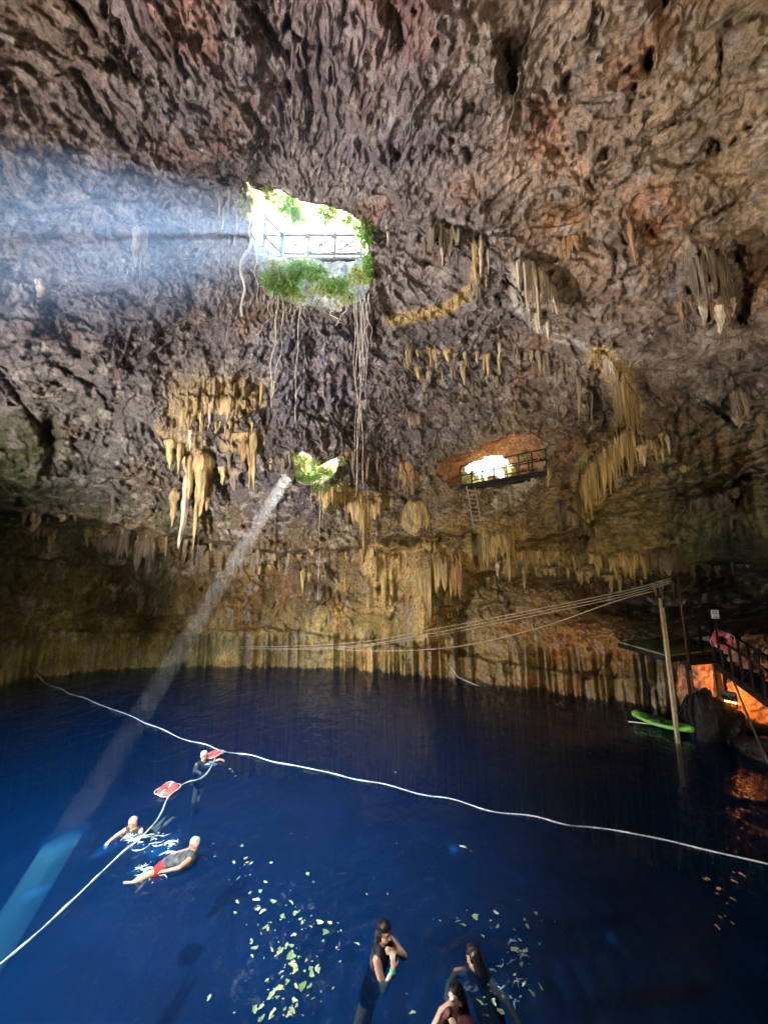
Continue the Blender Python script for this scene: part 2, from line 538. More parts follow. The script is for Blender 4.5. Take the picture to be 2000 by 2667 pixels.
# large to small rock relief; folds run outwards from the opening as in the photograph
HX, HY = -2.3, 12.0
RR = np.hypot(X0 - HX, Y0 - HY) + .6
G = 2.2 * RR ** 0.52 / RR
AX, AY, AZ_ = (X0 - HX) * G * 1.2, (Y0 - HY) * G * 1.2, Z0 * .7
roof = sstep(6.5, 10, Z0)
wx = perlin(X0 * .5, Y0 * .5, Z0 * .5) * .5; wy = perlin(X0 * .5 + 31, Y0 * .5, Z0 * .5) * .5
n_big = perlin(X0 * .22, Y0 * .22, Z0 * .3 + 5)
n_mid = perlin(X0 * .8 + wx, Y0 * .8 + wy, Z0 * .55)
n_rad1 = np.abs(perlin(AX * 1.1 + wx, AY * 1.1 + wy, AZ_ + 40))
n_rad2 = np.abs(perlin(AX * 2.6 + wx * 2, AY * 2.6 + wy * 2, AZ_ * 2 + 7))
n_rad3 = np.abs(perlin(AX * 6.0 + wx * 3, AY * 6.0 + wy * 3, AZ_ * 4.5 + 19))
f1, f2 = worley(X0 * 1.5 + wx, Y0 * 1.5 + wy, Z0 * (1.5 - .6 * (1 - roof)))
g1, g2 = worley(X0 * 3.6 + wx * 2, Y0 * 3.6 + wy * 2, Z0 * (3.4 - 1.9 * (1 - roof)))
n_lump = np.abs(perlin(X0 * 2.0, Y0 * 2.0, Z0 * (1.8 - 1.0 * (1 - roof))))
n_fine = perlin(X0 * 7, Y0 * 7, Z0 * 5); n_ff = perlin(X0 * 14, Y0 * 14, Z0 * 9)
patch = sstep(-.25, .25, perlin(X0 * .35 + 11, Y0 * .35, Z0 * .35))
bed = np.abs(perlin(X0 * .12, Y0 * .12, Z0 * 1.7 + wx * 1.5))          # horizontal beds low on the wall
patch2 = sstep(-.3, .3, perlin(X0 * .17 + 3, Y0 * .17, Z0 * .2 + 91) + .3 * n_big)
crag = perlin(X0 * .45 + 7 + wx, Y0 * .45, Z0 * .5) * 2.6 + .8 * n_rad2 + .35 * perlin(X0 * 1.7, Y0 * 1.7 + 3, Z0 * 1.7) + .10 * n_fine
crag = crag - np.floor(crag)
disp = .85 * n_big + .34 * n_mid + (.08 + .20 * roof) * crag * crag
disp += roof * (.16 * (.30 - n_rad1) + (.01 + .08 * patch2) * (.30 - n_rad2) + (.01 + .06 * patch2 * patch) * (.3 - n_rad3))
disp += (.10 + .10 * patch) * np.clip(f2 - f1, 0, .55) + .17 * np.clip(g2 - g1, 0, .5) * (.5 + .7 * patch)
disp += (1 - roof) * (.22 * (.3 - bed) + .2 * (.3 - n_lump))
disp += .075 * n_fine + .036 * n_ff
G2 = RR ** -.65
BX, BY = (X0 - HX) * G2, (Y0 - HY) * G2
d1 = sstep(.24, .44, perlin(BX * 6.5 + wx, BY * 6.5 + wy, Z0 * 1.1 + 15)); d2 = sstep(.22, .40, perlin(BX * 13 + wx * 2, BY * 13 + wy * 2, Z0 * 2.2 + 5))
disp -= roof * (.36 * d1 * (.15 + .85 * patch2) + .17 * d2)          # short hollows drawn out away from the opening
tr = perlin(AX * .75 + wx, AY * .75 + wy, AZ_ * .8 + 77) * 4.2 + perlin(X0 * .3, Y0 * .3 + 4, Z0 * .3) * 2 + .3 * n_rad3 + .7 * n_rad2 + .12 * n_fine
tr2 = perlin(AX * 1.9 + wx * 2, AY * 1.9 + wy * 2, AZ_ * 1.8 + 27) * 4.0 + .5 * n_fine
disp += roof * ((.01 + .07 * patch) * (tr - np.floor(tr)) + .05 * (1 - patch) * patch2 * (tr2 - np.floor(tr2)))
tr3 = Z0 * .9 + perlin(X0 * .5, Y0 * .5 + 14, Z0 * .6) * 2.2 + .4 * n_lump
disp += (1 - roof) * (.20 * (tr3 - np.floor(tr3)))
pit = sstep(.30, .55, perlin(X0 * 1.3 + 5, Y0 * 1.3, Z0 * 1.0 + 2)) * sstep(.0, .4, perlin(X0 * 3.1, Y0 * 3.1 + 8, Z0 * 2.4))
disp -= .60 * pit * (.2 + .8 * patch)
cr1 = np.exp(-(n_rad1 / .05) ** 2) * sstep(-.1, .25, perlin(X0 * .6 + 44, Y0 * .6, Z0 * .6)); cr2 = np.exp(-(n_rad2 / .06) ** 2) * sstep(-.05, .3, perlin(X0 * .9, Y0 * .9 + 55, Z0 * .9))
disp -= (.25 + .75 * roof) * (.13 * cr1 + .06 * cr2)
# drip flutes on the flowstone above the waterline
flute = np.abs(perlin(AZ * 62, AZ * 0 + .5, Z0 * .16)) + .5 * np.abs(perlin(AZ * 150, AZ * 0 + 4.5, Z0 * .2))
low = (1 - sstep(1.2, 2.0, Z0)) * sstep(-.55, -.1, perlin(AZ * 9, AZ * 0, AZ * 0 + .3))
disp = disp * (1 - .45 * low) + low * (1.3 * (.28 - flute))
mid_fl = sstep(.05, .4, perlin(X0 * .3 + 50, Y0 * .3, Z0 * .25)) * sstep(2, 4, Z0) * (1 - sstep(9, 12, Z0))
disp += mid_fl * .5 * (.28 - np.abs(perlin(AZ * 70, AZ * 0 + 7.5, Z0 * .18)))
flow_w = np.zeros_like(bR); flow_c = np.zeros(PX.shape + (3,), np.float32)
fl2 = np.abs(perlin(AZ * 60, AZ * 0 + 2.5, Z0 * .22)) + .5 * np.abs(perlin(AZ * 140, AZ * 0 + 6.5, Z0 * .3)) + .25 * n_lump
OCH, GOLD, PALEC, TAN = (.58, .44, .20), (.74, .55, .24), (.66, .60, .48), (.40, .31, .17)
for pl, wd, hgt, col in [
    ([(985, 1462), (1050, 1468), (1110, 1460), (1190, 1475)], 36, 1.15, GOLD), ([(1105, 1480), (1108, 1560), (1112, 1650)], 24, 1.1, GOLD), ([(1180, 1480), (1190, 1560)], 20, .55, TAN), ([(990, 1480), (1000, 1580)], 18, .5, OCH),
    ([(480, 1050), (540, 1030), (640, 1045)], 34, .45, TAN), ([(430, 1110), (500, 1140), (520, 1200)], 24, .4, TAN), ([(610, 1150), (660, 1150)], 24, .35, TAN), ([(910, 1300), (1000, 1306)], 18, .45, OCH), ([(840, 1285), (890, 1282)], 16, .35, OCH),
    ([(1560, 930), (1610, 985), (1640, 1060), (1620, 1130), (1560, 1190), (1520, 1260)], 26, .6, GOLD), ([(1540, 1240), (1530, 1330)], 28, .6, GOLD), ([(1250, 1400), (1330, 1395), (1340, 1470)], 30, .6, OCH), ([(1350, 1445), (1430, 1440)], 20, .45, OCH),
    ([(1480, 1450), (1570, 1460), (1690, 1455), (1770, 1440)], 30, .55, OCH), ([(1800, 1410), (1900, 1400), (2000, 1390)], 40, .5, (.42, .44, .27)), ([(1420, 1320), (1480, 1370), (1540, 1400)], 34, .5, TAN), ([(1300, 1310), (1340, 1275), (1380, 1250)], 16, .3, PALEC),
    ([(1340, 690), (1350, 780), (1400, 850), (1480, 885)], 12, .35, PALEC), ([(1250, 640), (1235, 745), (1160, 805), (1030, 835)], 12, .25, OCH), ([(1820, 690), (1860, 760)], 40, .4, (.34, .27, .20)), ([(280, 1400), (400, 1410)], 26, .4, TAN), ([(520, 1460), (660, 1470)], 22, .3, TAN), ([(365, 610), (370, 660)], 14, .4, PALEC), ([(1085, 1250), (1060, 1230)], 16, .3, TAN)]:
    D, S = seg_dist(pl)
    D = np.clip(D + n_mid * wd * .5 + n_fine * wd * .25 - .2 * wd, 0, None)
    k = np.exp(-(D / wd) ** 2)
    disp += k * (hgt + .55 * (.3 - fl2))
    flow_c = flow_c * (1 - k[..., None]) + np.array(col, np.float32) * k[..., None]
    flow_w = np.maximum(flow_w, k)
near_hole = np.exp(-((PX - 800) / 230) ** 2 - ((PY - 600) / 230) ** 2)
R = R1 - disp * (1 - .75 * near_hole)
ZZ = CAMZ + DZ * R
X, Y = DX * R, DY * R
m = ZZ < -5.6
ZZ = np.where(m, -5.6, ZZ)

LAZ0, LEL0 = math.radians(-54), math.radians(-17)
i_az0 = int(np.argmin(np.abs(az_c + 54))); i_el0 = int(np.argmin(np.abs(el_c + 17)))


def surf_R(px, py):
    d = ray(px, py).normalized()
    a = (math.degrees(math.atan2(d.x, d.y)) + 54) / STEP + i_az0
    e = (math.degrees(math.asin(d.z)) + 17) / STEP + i_el0
    i, j = int(max(0, min(R.shape[0] - 2, e))), int(max(0, min(R.shape[1] - 2, a)))
    fe, fa = min(1, max(0, e - i)), min(1, max(0, a - j))
    r = (R[i, j] * (1 - fe) * (1 - fa) + R[i + 1, j] * fe * (1 - fa) + R[i, j + 1] * (1 - fe) * fa + R[i + 1, j + 1] * fe * fa)
    return float(r), d


def on(px, py, toward=0.0):
    r, d = surf_R(px, py)
    return CAM + d * (r - toward)


def on_smooth(px, py, toward=0.0, k=18):
    rs = [surf_R(px + a, py + b)[0] for a in (-k, 0, k) for b in (-k, 0, k)]
    return CAM + ray(px, py).normalized() * (sum(rs) / 9 - toward)


# rock colour by zone, with some light and shade painted in: grey brown roof, grey middle, olive and ochre algae and clay low on the wall
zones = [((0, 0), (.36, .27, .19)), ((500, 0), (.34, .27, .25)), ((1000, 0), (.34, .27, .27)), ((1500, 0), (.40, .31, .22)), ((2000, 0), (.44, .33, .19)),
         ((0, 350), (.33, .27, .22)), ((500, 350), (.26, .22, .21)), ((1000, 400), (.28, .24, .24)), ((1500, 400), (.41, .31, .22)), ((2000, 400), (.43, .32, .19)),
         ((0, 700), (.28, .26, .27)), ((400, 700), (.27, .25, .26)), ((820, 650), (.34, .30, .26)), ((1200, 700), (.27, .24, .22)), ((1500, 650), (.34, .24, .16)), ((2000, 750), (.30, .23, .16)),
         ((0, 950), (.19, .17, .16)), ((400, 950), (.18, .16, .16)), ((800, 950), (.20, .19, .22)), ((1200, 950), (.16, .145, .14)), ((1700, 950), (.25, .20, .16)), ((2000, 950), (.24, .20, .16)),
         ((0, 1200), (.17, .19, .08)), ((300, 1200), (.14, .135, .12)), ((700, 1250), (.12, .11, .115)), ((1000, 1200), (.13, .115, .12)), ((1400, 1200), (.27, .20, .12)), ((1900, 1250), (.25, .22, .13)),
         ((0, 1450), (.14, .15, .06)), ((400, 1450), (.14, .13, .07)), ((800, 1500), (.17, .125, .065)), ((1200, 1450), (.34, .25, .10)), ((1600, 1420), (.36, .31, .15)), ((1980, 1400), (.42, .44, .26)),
         ((0, 1620), (.12, .10, .06)), ((300, 1580), (.15, .125, .05)), ((600, 1580), (.24, .155, .05)), ((1000, 1650), (.42, .33, .12)), ((1500, 1680), (.42, .25, .09)), ((1850, 1570), (.035, .03, .028)), ((1700, 1590), (.06, .05, .035)), ((1980, 1580), (.03, .025, .025)),  # near-black entries paint the shade under the right ledge
         ((150, 1710), (.50, .44, .18)), ((500, 1700), (.66, .56, .27)), ((900, 1710), (.60, .50, .22)), ((1300, 1750), (.40, .31, .15)), ((1700, 1820), (.40, .32, .15)), ((1980, 1820), (.50, .22, .08))]  # waterline entries: ochre rock brightened to paint the lamplit strip
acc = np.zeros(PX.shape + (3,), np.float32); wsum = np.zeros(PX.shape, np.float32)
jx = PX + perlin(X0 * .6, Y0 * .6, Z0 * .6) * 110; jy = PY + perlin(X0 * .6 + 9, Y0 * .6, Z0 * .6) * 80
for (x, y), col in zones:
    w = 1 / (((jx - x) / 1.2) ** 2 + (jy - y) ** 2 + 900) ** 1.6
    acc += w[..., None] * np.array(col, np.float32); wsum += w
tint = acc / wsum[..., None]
tint = np.where((PX < -9000)[..., None], np.array([.25, .2, .16], np.float32), tint)
# pale dripstone bands painted by calcite along the folds
for pl, wd, col in [([(1020, 830), (1090, 825), (1170, 800), (1235, 745), (1250, 640)], 14, (.62, .48, .24)),
                    ([(1300, 650), (1360, 700), (1400, 790)], 20, (.60, .47, .36)), ([(1330, 700), (1340, 800), (1400, 850), (1480, 880), (1560, 930)], 8, (.75, .72, .66)),
                    ([(1590, 960), (1610, 1010)], 9, (.66, .62, .50)), ([(1430, 560), (1560, 560)], 26, (.42, .25, .13)), ([(1700, 620), (1760, 640)], 30, (.44, .27, .13)),
                    ([(480, 1010), (640, 1000)], 40, (.42, .36, .22)), ([(1700, 640), (1850, 700)], 20, (.36, .27, .18))]:
    D, S = seg_dist(pl)
    k = np.exp(-((D + perlin(X0 * 2, Y0 * 2, Z0 * 2) * wd) / wd) ** 2)[..., None]
    tint = tint * (1 - k) + np.array(col, np.float32) * k

# mottling: rusty patches, pale crusts, dark stains, all with shapes of their own
mz = 1 - .45 * (1 - roof)
mo = perlin(X0 * .9, Y0 * .9, Z0 * .9 * mz + 60) + .5 * perlin(X0 * 2.3, Y0 * 2.3, Z0 * 2.3 * mz + 13)
mo2 = perlin(X0 * 4.5, Y0 * 4.5, Z0 * 4 * mz + 3) + .6 * perlin(X0 * 9.5, Y0 * 9.5, Z0 * 9 * mz)
tint = tint * (1 + .42 * mo + .30 * mo2)[..., None]
k = sstep(.22, .6, perlin(X0 * .6, Y0 * .6 + 70, Z0 * .6) + .25 * mo2)[..., None] * .5
tint = tint * (1 - k + k * np.array([1.30, .84, .58], np.float32))
k = (sstep(.22, .5, perlin(X0 * 1.9 + 20, Y0 * 1.9, Z0 * 1.9 * mz) + .5 * mo2) * .6)[..., None]
tint = tint * (1 - k) + np.array([.47, .43, .37], np.float32) * k
k = (sstep(.25, .5, perlin(X0 * 2.6, Y0 * 2.6 + 33, Z0 * 2.2 * mz) + .6 * mo2) * .35)[..., None]
tint = tint * (1 - k) + np.array([.055, .048, .045], np.float32) * k
k = (sstep(.12, .5, flow_w) * .85)[..., None]
fc = flow_c / np.maximum(flow_w, .05)[..., None]
tint = tint * (1 - k) + np.clip(fc, 0, .8) * (1 + .35 * (.5 - fl2) + .2 * mo2)[..., None] * k
k = (1 - sstep(-.25, .02, ZZ))[..., None] * .93                  # rock below the water darkened in place of light lost in water
tint = np.clip(tint * (1 - k) + np.array([.006, .02, .02], np.float32) * k, .004, .9)


# openings
def inside(poly, px, py):
    r = np.zeros(px.shape, bool)
    j = len(poly) - 1
    for i in range(len(poly)):
        xi, yi = poly[i]; xj, yj = poly[j]
        c = ((yi > py) != (yj > py)) & (px < (xj - xi) * (py - yi) / (yj - yi + 1e-9) + xi)
        r ^= c
        j = i
    return r


HOLE = [(640, 470), (662, 492), (690, 500), (725, 492), (762, 515), (800, 528), (850, 534), (905, 552), (942, 580), (956, 640), (962, 700), (962, 745), (945, 778),
        (905, 796), (870, 806), (835, 800), (800, 797), (765, 793), (735, 780), (706, 758), (684, 722), (670, 680), (658, 630), (648, 570), (640, 520)]
NICHE = [(768, 1186), (788, 1174), (806, 1186), (830, 1214), (862, 1198), (886, 1190), (880, 1216), (864, 1244), (832, 1266), (796, 1264), (772, 1254), (764, 1226)]
BEAMPX = (749, 1240)
BEAM_R = 0.27
GALLERY = [(1138, 1242), (1146, 1200), (1190, 1182), (1235, 1172), (1262, 1150), (1310, 1138), (1370, 1128), (1405, 1150), (1412, 1200), (1396, 1240), (1330, 1262), (1250, 1272), (1180, 1268)]
nr, nc = R.shape
idx = np.arange(nr * nc).reshape(nr, nc)
quads = np.stack([idx[:-1, :-1], idx[:-1, 1:], idx[1:, 1:], idx[1:, :-1]], -1).reshape(-1, 4)
cpx = (PX[:-1, :-1] + PX[1:, 1:]).ravel() / 2; cpy = (PY[:-1, :-1] + PY[1:, 1:]).ravel() / 2
cut = inside(HOLE, cpx, cpy) | inside(NICHE, cpx, cpy) | inside(GALLERY, cpx, cpy)
B0 = on_smooth(*BEAMPX)                      # where the thin sunbeam leaves the rock
# faces within the beam radius of the sun line through B0
CX = ((X[:-1, :-1] + X[1:, 1:]) / 2).ravel(); CY = ((Y[:-1, :-1] + Y[1:, 1:]) / 2).ravel(); CZ = ((ZZ[:-1, :-1] + ZZ[1:, 1:]) / 2).ravel()
vx, vy, vz = CX - B0.x, CY - B0.y, CZ - B0.z
tt = vx * SUN.x + vy * SUN.y + vz * SUN.z
dist = np.sqrt(np.clip(vx ** 2 + vy ** 2 + vz ** 2 - tt ** 2, 0, None))
cut |= (dist < BEAM_R + .03) & (tt > -1.2) & (tt < 5) & (CZ > 3)
quads = quads[~cut]
wrap = np.stack([idx[:-1, -1], idx[:-1, 0], idx[1:, 0], idx[1:, -1]], -1).reshape(-1, 4)
quads = np.concatenate([quads, wrap])
co = np.stack([X, Y, ZZ], -1).reshape(-1, 3)
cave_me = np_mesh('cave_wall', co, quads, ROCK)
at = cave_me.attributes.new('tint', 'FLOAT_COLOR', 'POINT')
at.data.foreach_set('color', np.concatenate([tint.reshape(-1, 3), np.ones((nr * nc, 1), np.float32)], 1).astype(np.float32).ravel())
cave = bpy.data.objects.new('cave_wall', cave_me)
C.objects.link(cave)
tag(cave, 'grey and ochre limestone wall and roof of the cavern', kind='structure')


def loft(name, rings, m, closed=True, rough=.12, freq=1.3, parent=None, sub=6):
    """skin a list of rings (same count) with subdivision and rock noise"""
    rg = np.array([[tuple(q) for q in r] for r in rings], float)
    # refine along the ring and between rings
    nseg = rg.shape[1]; n2 = nseg * sub
    t = np.arange(n2) / sub
    i0 = np.floor(t).astype(int) % nseg; i1 = (i0 + 1) % nseg; f = (t - np.floor(t))[:, None]
    rg = rg[:, i0] * (1 - f) + rg[:, i1] * f
    rows = []
    for a in range(len(rg) - 1):
        k = max(2, int(np.linalg.norm(rg[a + 1] - rg[a], axis=1).max() / .12))
        for s in range(k):
            rows.append(rg[a] * (1 - s / k) + rg[a + 1] * (s / k))
    rows.append(rg[-1])
    rows = np.array(rows)
    c = rows.mean(1, keepdims=True)
    dirn = rows - c; dirn /= np.linalg.norm(dirn, axis=2, keepdims=True) + 1e-6
    nz = perlin(rows[..., 0] * freq, rows[..., 1] * freq, rows[..., 2] * freq) + .6 * np.abs(perlin(rows[..., 0] * 3, rows[..., 1] * 3, rows[..., 2] * 3)) + .3 * perlin(rows[..., 0] * 7, rows[..., 1] * 7, rows[..., 2] * 7)
    w = np.ones(len(rows)); w[0] = 0
    rows = rows + dirn * (nz * rough * w[:, None])[..., None]
    nr_, nc_ = rows.shape[:2]
    id_ = np.arange(nr_ * nc_).reshape(nr_, nc_)
    q = np.stack([id_[:-1], np.roll(id_, -1, 1)[:-1], np.roll(id_, -1, 1)[1:], id_[1:]], -1).reshape(-1, 4)
    o = bpy.data.objects.new(name, np_mesh(name, rows.reshape(-1, 3), q, m))
    C.objects.link(o)
    if parent is not None: o.parent = parent
    return o


def grown(poly, k):
    cx = sum(q[0] for q in poly) / len(poly); cy_ = sum(q[1] for q in poly) / len(poly)
    return [(cx + (x - cx) * k, cy_ + (y - cy_) * k) for x, y in poly]


# shaft of the big opening, straight up to the forest floor
GROUND_Z = 17.9
r0 = [on(x, y, -.06) for x, y in grown(HOLE, 1.05)]
r1 = [Vector((p.x, p.y, max(GROUND_Z, p.z + .5))) for p in [on(x, y) for x, y in grown(HOLE, 1.03)]]
loft('shaft_wall', [r0, r1], PALE, rough=.22, parent=cave)
hole_c = sum(r1, Vector()) / len(r1)
rim = [(hole_c + (p - hole_c) * k) for k in (1.0, 1.3, 1.6, 1.9) for p in r1]
HOLE_TOP = [p.copy() for p in r1]
nseg = len(r1)
mb = MB()
mb.add([Vector((p.x, p.y, max(p.z, GROUND_Z) + (0 if i < nseg else .05))) for i, p in enumerate(rim)],
       [(a * nseg + i, a * nseg + (i + 1) % nseg, (a + 1) * nseg + (i + 1) % nseg, (a + 1) * nseg + i) for a in range(3) for i in range(nseg)])
g = mb.build('ground', mat('forest_floor', (.20, .17, .10), .9, .5, 3))
tag(g, 'forest floor round the mouth of the opening', kind='structure')

# niche with ferns behind the thin beam, open to the sky at the back
ax = Vector((.24 * -1 + .05, 1, .42)).normalized()
r0 = [on(x, y, -.06) for x, y in grown(NICHE, 1.08)]
cc = sum(r0, Vector()) / len(r0)
r1 = [cc + (p - cc) * 1.1 + ax * 1.0 for p in r0]
r2 = [cc + (p - cc) * .9 + ax * 3.4 for p in r0]
loft('fern_niche_rock', [r0, r1, r2], PALE, rough=.15, parent=cave)
# narrow chimney the beam comes through
sx = SUN.cross(Vector((0, 0, 1))).normalized(); sy = SUN.cross(sx).normalized()
circ = [sx * math.cos(a * math.pi / 8) + sy * math.sin(a * math.pi / 8) for a in range(16)]
loft('chimney_rock', [[B0 + q * (BEAM_R + .10) - SUN * .5 for q in circ], [B0 + q * (BEAM_R + .06) + SUN * .9 for q in circ], [B0 + q * (BEAM_R + .05) + SUN * 3.2 for q in circ]], PALE, rough=.05, parent=cave, sub=2)
# gallery behind the walkway, rusty rock with daylight at its far end
ax = Vector((.20, 1, .20)).normalized()
r0 = [on(x, y, -.06) for x, y in grown(GALLERY, 1.06)]
cc = sum(r0, Vector()) / len(r0)
r1 = [cc + (p - cc) * 1.05 + ax * 1.2 for p in r0]
r2 = [cc + Vector((.25, 0, .05)) + (p - cc) * .78 + ax * 2.6 for p in r0]
r3 = [cc + Vector((.3, 0, .1)) + (p - cc) * .46 + ax * 3.6 for p in r0]
loft('gallery_rock', [r0, r1, r2, r3], ORANGE, rough=.42, freq=1.7, parent=cave)
# ------------------------------------------------------------------ water and pool bed
def water_material():
    m, n, l, p = nodes_of('water')
    n.remove(p)
    geo = n.new('ShaderNodeNewGeometry')
    hs = []
    for sc_, st, det in ((1.1, .06, 2), (3.0, .034, 3), (8.0, .007, 2)):
        mp = n.new('ShaderNodeMapping'); mp.inputs['Scale'].default_value = (sc_, sc_ * .7, sc_)
        l.new(geo.outputs['Position'], mp.inputs[0])
        nz = n.new('ShaderNodeTexNoise'); nz.inputs['Scale'].default_value = 1; nz.inputs['Detail'].default_value = det
        nz.inputs['Distortion'].default_value = .4
        l.new(mp.outputs[0], nz.inputs['Vector'])
        mu = n.new('ShaderNodeMath'); mu.operation = 'MULTIPLY'; mu.inputs[1].default_value = st
        l.new(nz.outputs[0], mu.inputs[0]); hs.append(mu)
    a = n.new('ShaderNodeMath'); l.new(hs[0].outputs[0], a.inputs[0]); l.new(hs[1].outputs[0], a.inputs[1])
    b = n.new('ShaderNodeMath'); l.new(a.outputs[0], b.inputs[0]); l.new(hs[2].outputs[0], b.inputs[1])
    bp = n.new('ShaderNodeBump'); bp.inputs['Strength'].default_value = 1.0; bp.inputs['Distance'].default_value = 1.0
    l.new(b.outputs[0], bp.inputs['Height'])
    fr = n.new('ShaderNodeFresnel'); fr.inputs[0].default_value = 1.40; l.new(bp.outputs[0], fr.inputs['Normal'])
    gl = n.new('ShaderNodeBsdfGlossy'); gl.inputs['Roughness'].default_value = .008; l.new(bp.outputs[0], gl.inputs['Normal'])
    df = n.new('ShaderNodeBsdfDiffuse'); df.inputs[0].default_value = (.0010, .036, .145, 1)
    tr = n.new('ShaderNodeBsdfTransparent'); tr.inputs[0].default_value = (.60, .88, .96, 1)
    m1 = n.new('ShaderNodeMixShader'); m1.inputs[0].default_value = .72
    l.new(df.outputs[0], m1.inputs[1]); l.new(tr.outputs[0], m1.inputs[2])
    m2 = n.new('ShaderNodeMixShader'); l.new(fr.outputs[0], m2.inputs[0])
    l.new(m1.outputs[0], m2.inputs[1]); l.new(gl.outputs[0], m2.inputs[2])
    l.new(m2.outputs[0], n['Material Output'].inputs[0])
    return m


def disc(name, z, rad, m, wave=0.0):
    """disc of rings round the camera's foot point"""
    fine = bool(wave)
    rr = np.concatenate([[0.01], np.geomspace(1.5, rad, 420 if fine else 60)])
    th = np.concatenate([np.linspace(-math.pi, -1.05, 40, endpoint=False), np.linspace(-1.05, 1.05, 620 if fine else 80, endpoint=False), np.linspace(1.05, math.pi, 40, endpoint=False)])
    RR_, TH = np.meshgrid(rr, th, indexing='ij')
    x, y = RR_ * np.sin(TH), RR_ * np.cos(TH)
    zz = np.full(x.shape, z)
    if wave:
        zz = zz + wave * (perlin(x * .55, y * .55, x * 0 + .3) + .5 * perlin(x * 1.5, y * 1.2, x * 0 + 7))
        for sx_, sy_, am in ((532, 1990, .012), (346, 2180, .018), (470, 2245, .020), (985, 2490, .016), (1240, 2530, .022), (1190, 2640, .018), (1330, 2560, .02)):
            p = at_z(sx_, sy_, 0); dd = np.hypot(x - p.x, y - p.y)
            zz = zz + am * np.sin(dd * 2 * math.pi / .34 + 2 * perlin(x * 1.2, y * 1.2, x * 0 + 3)) * np.exp(-dd / .75) * (1 - np.exp(-dd / .15))
    nr_, nc_ = x.shape
    id_ = np.arange(nr_ * nc_).reshape(nr_, nc_)
    q = np.stack([id_[:-1], np.roll(id_, -1, 1)[:-1], np.roll(id_, -1, 1)[1:], id_[1:]], -1).reshape(-1, 4)
    co_ = np.stack([x, y, zz], -1).reshape(-1, 3)
    o = bpy.data.objects.new(name, np_mesh(name, co_, q, m))
    C.objects.link(o)
    return o


water = tag(disc('water', 0, 31, water_material(), .018), 'deep dark blue water of the cave pool', kind='structure')
bed_o = tag(disc('pool_bed', -5.5, 32, mat('pool_silt', (.004, .04, .14), .9, .35, .5, 0)), 'dark silt bed far under the blue water', kind='structure')

# ------------------------------------------------------------------ sunlit mist
def volume_mat(name, col, dens, g=.35):
    m = bpy.data.materials.new(name); m.use_nodes = True
    n, l = m.node_tree.nodes, m.node_tree.links
    n.remove(n['Principled BSDF'])
    v = n.new('ShaderNodeVolumePrincipled')
    v.inputs['Color'].default_value = (*col, 1); v.inputs['Density'].default_value = dens; v.inputs['Anisotropy'].default_value = g
    l.new(v.outputs[0], n['Material Output'].inputs['Volume'])
    return m


def uneven(m, dens, z0, z1, lo):
    n, l = m.node_tree.nodes, m.node_tree.links
    v = [q for q in n if q.type == 'PRINCIPLED_VOLUME'][0]
    geo = n.new('ShaderNodeNewGeometry'); sp = n.new('ShaderNodeSeparateXYZ'); l.new(geo.outputs['Position'], sp.inputs[0])
    mr = n.new('ShaderNodeMapRange'); mr.inputs[1].default_value = z0; mr.inputs[2].default_value = z1; mr.inputs[3].default_value = lo; mr.inputs[4].default_value = 1
    l.new(sp.outputs[2], mr.inputs[0])
    nz = n.new('ShaderNodeTexNoise'); nz.inputs['Scale'].default_value = 1.6; nz.inputs['Detail'].default_value = 2; l.new(geo.outputs['Position'], nz.inputs['Vector'])
    mm = n.new('ShaderNodeMapRange'); mm.inputs[1].default_value = .3; mm.inputs[2].default_value = .7; mm.inputs[3].default_value = .45; mm.inputs[4].default_value = 1.6; l.new(nz.outputs[0], mm.inputs[0])
    a = n.new('ShaderNodeMath'); a.operation = 'MULTIPLY'; l.new(mr.outputs[0], a.inputs[0]); l.new(mm.outputs[0], a.inputs[1])
    b = n.new('ShaderNodeMath'); b.operation = 'MULTIPLY'; l.new(a.outputs[0], b.inputs[0]); b.inputs[1].default_value = dens
    l.new(b.outputs[0], v.inputs['Density'])
    return m


def prism(name, ring, axis_a, axis_b, m, zcut=None):
    """closed prism along the sun line; zcut = level to end on"""
    vs = []
    for p in ring: vs.append(p + SUN * axis_a)
    for p in ring:
        vs.append(p - SUN * ((p.z - zcut) / SUN.z) if zcut is not None else p + SUN * axis_b)
    k = len(ring)
    mb = MB(); mb.add(vs, [tuple(range(k))[::-1], tuple(range(k, 2 * k))] + [(i, (i + 1) % k, k + (i + 1) % k, k + i) for i in range(k)])
    o = mb.build(name, m)
    bm = bmesh.new(); bm.from_mesh(o.data); bmesh.ops.recalc_face_normals(bm, faces=bm.faces); bm.to_mesh(o.data); bm.free()
    return o


me = bpy.data.objects['fern_niche_rock'].data
bm = bmesh.new(); bm.from_mesh(me)
nc0 = sum(([on(x, y, -.06) for x, y in grown(NICHE, 1.08)]), Vector()) / len(NICHE)
bmesh.ops.delete(bm, geom=[f for f in bm.faces if f.calc_center_median().y - nc0.y > .55 and f.calc_center_median().z - nc0.z > .10 + .35 * (f.calc_center_median().y - nc0.y)], context='FACES')
bm.to_mesh(me); bm.free()
for nm in ('fern_niche_rock', 'gallery_rock'):
    me = bpy.data.objects[nm].data
    bm = bmesh.new(); bm.from_mesh(me)
    kill = []
    for f in bm.faces:
        v = f.calc_center_median() - B0
        t_ = v.dot(SUN)
        if (v - SUN * t_).length < BEAM_R + .04: kill.append(f)
    bmesh.ops.delete(bm, geom=kill, context='FACES'); bm.to_mesh(me); bm.free()
ring = [B0 + q * (BEAM_R - .006) * (1 + .05 * math.sin(3 * i)) for i, q in enumerate(circ)]
beam = prism('sunbeam', ring, .6, 0, uneven(volume_mat('sunlit_mist', (.90, .95, 1.0), .2, .5), .17, 1.0, 8.5, .22), zcut=.06)
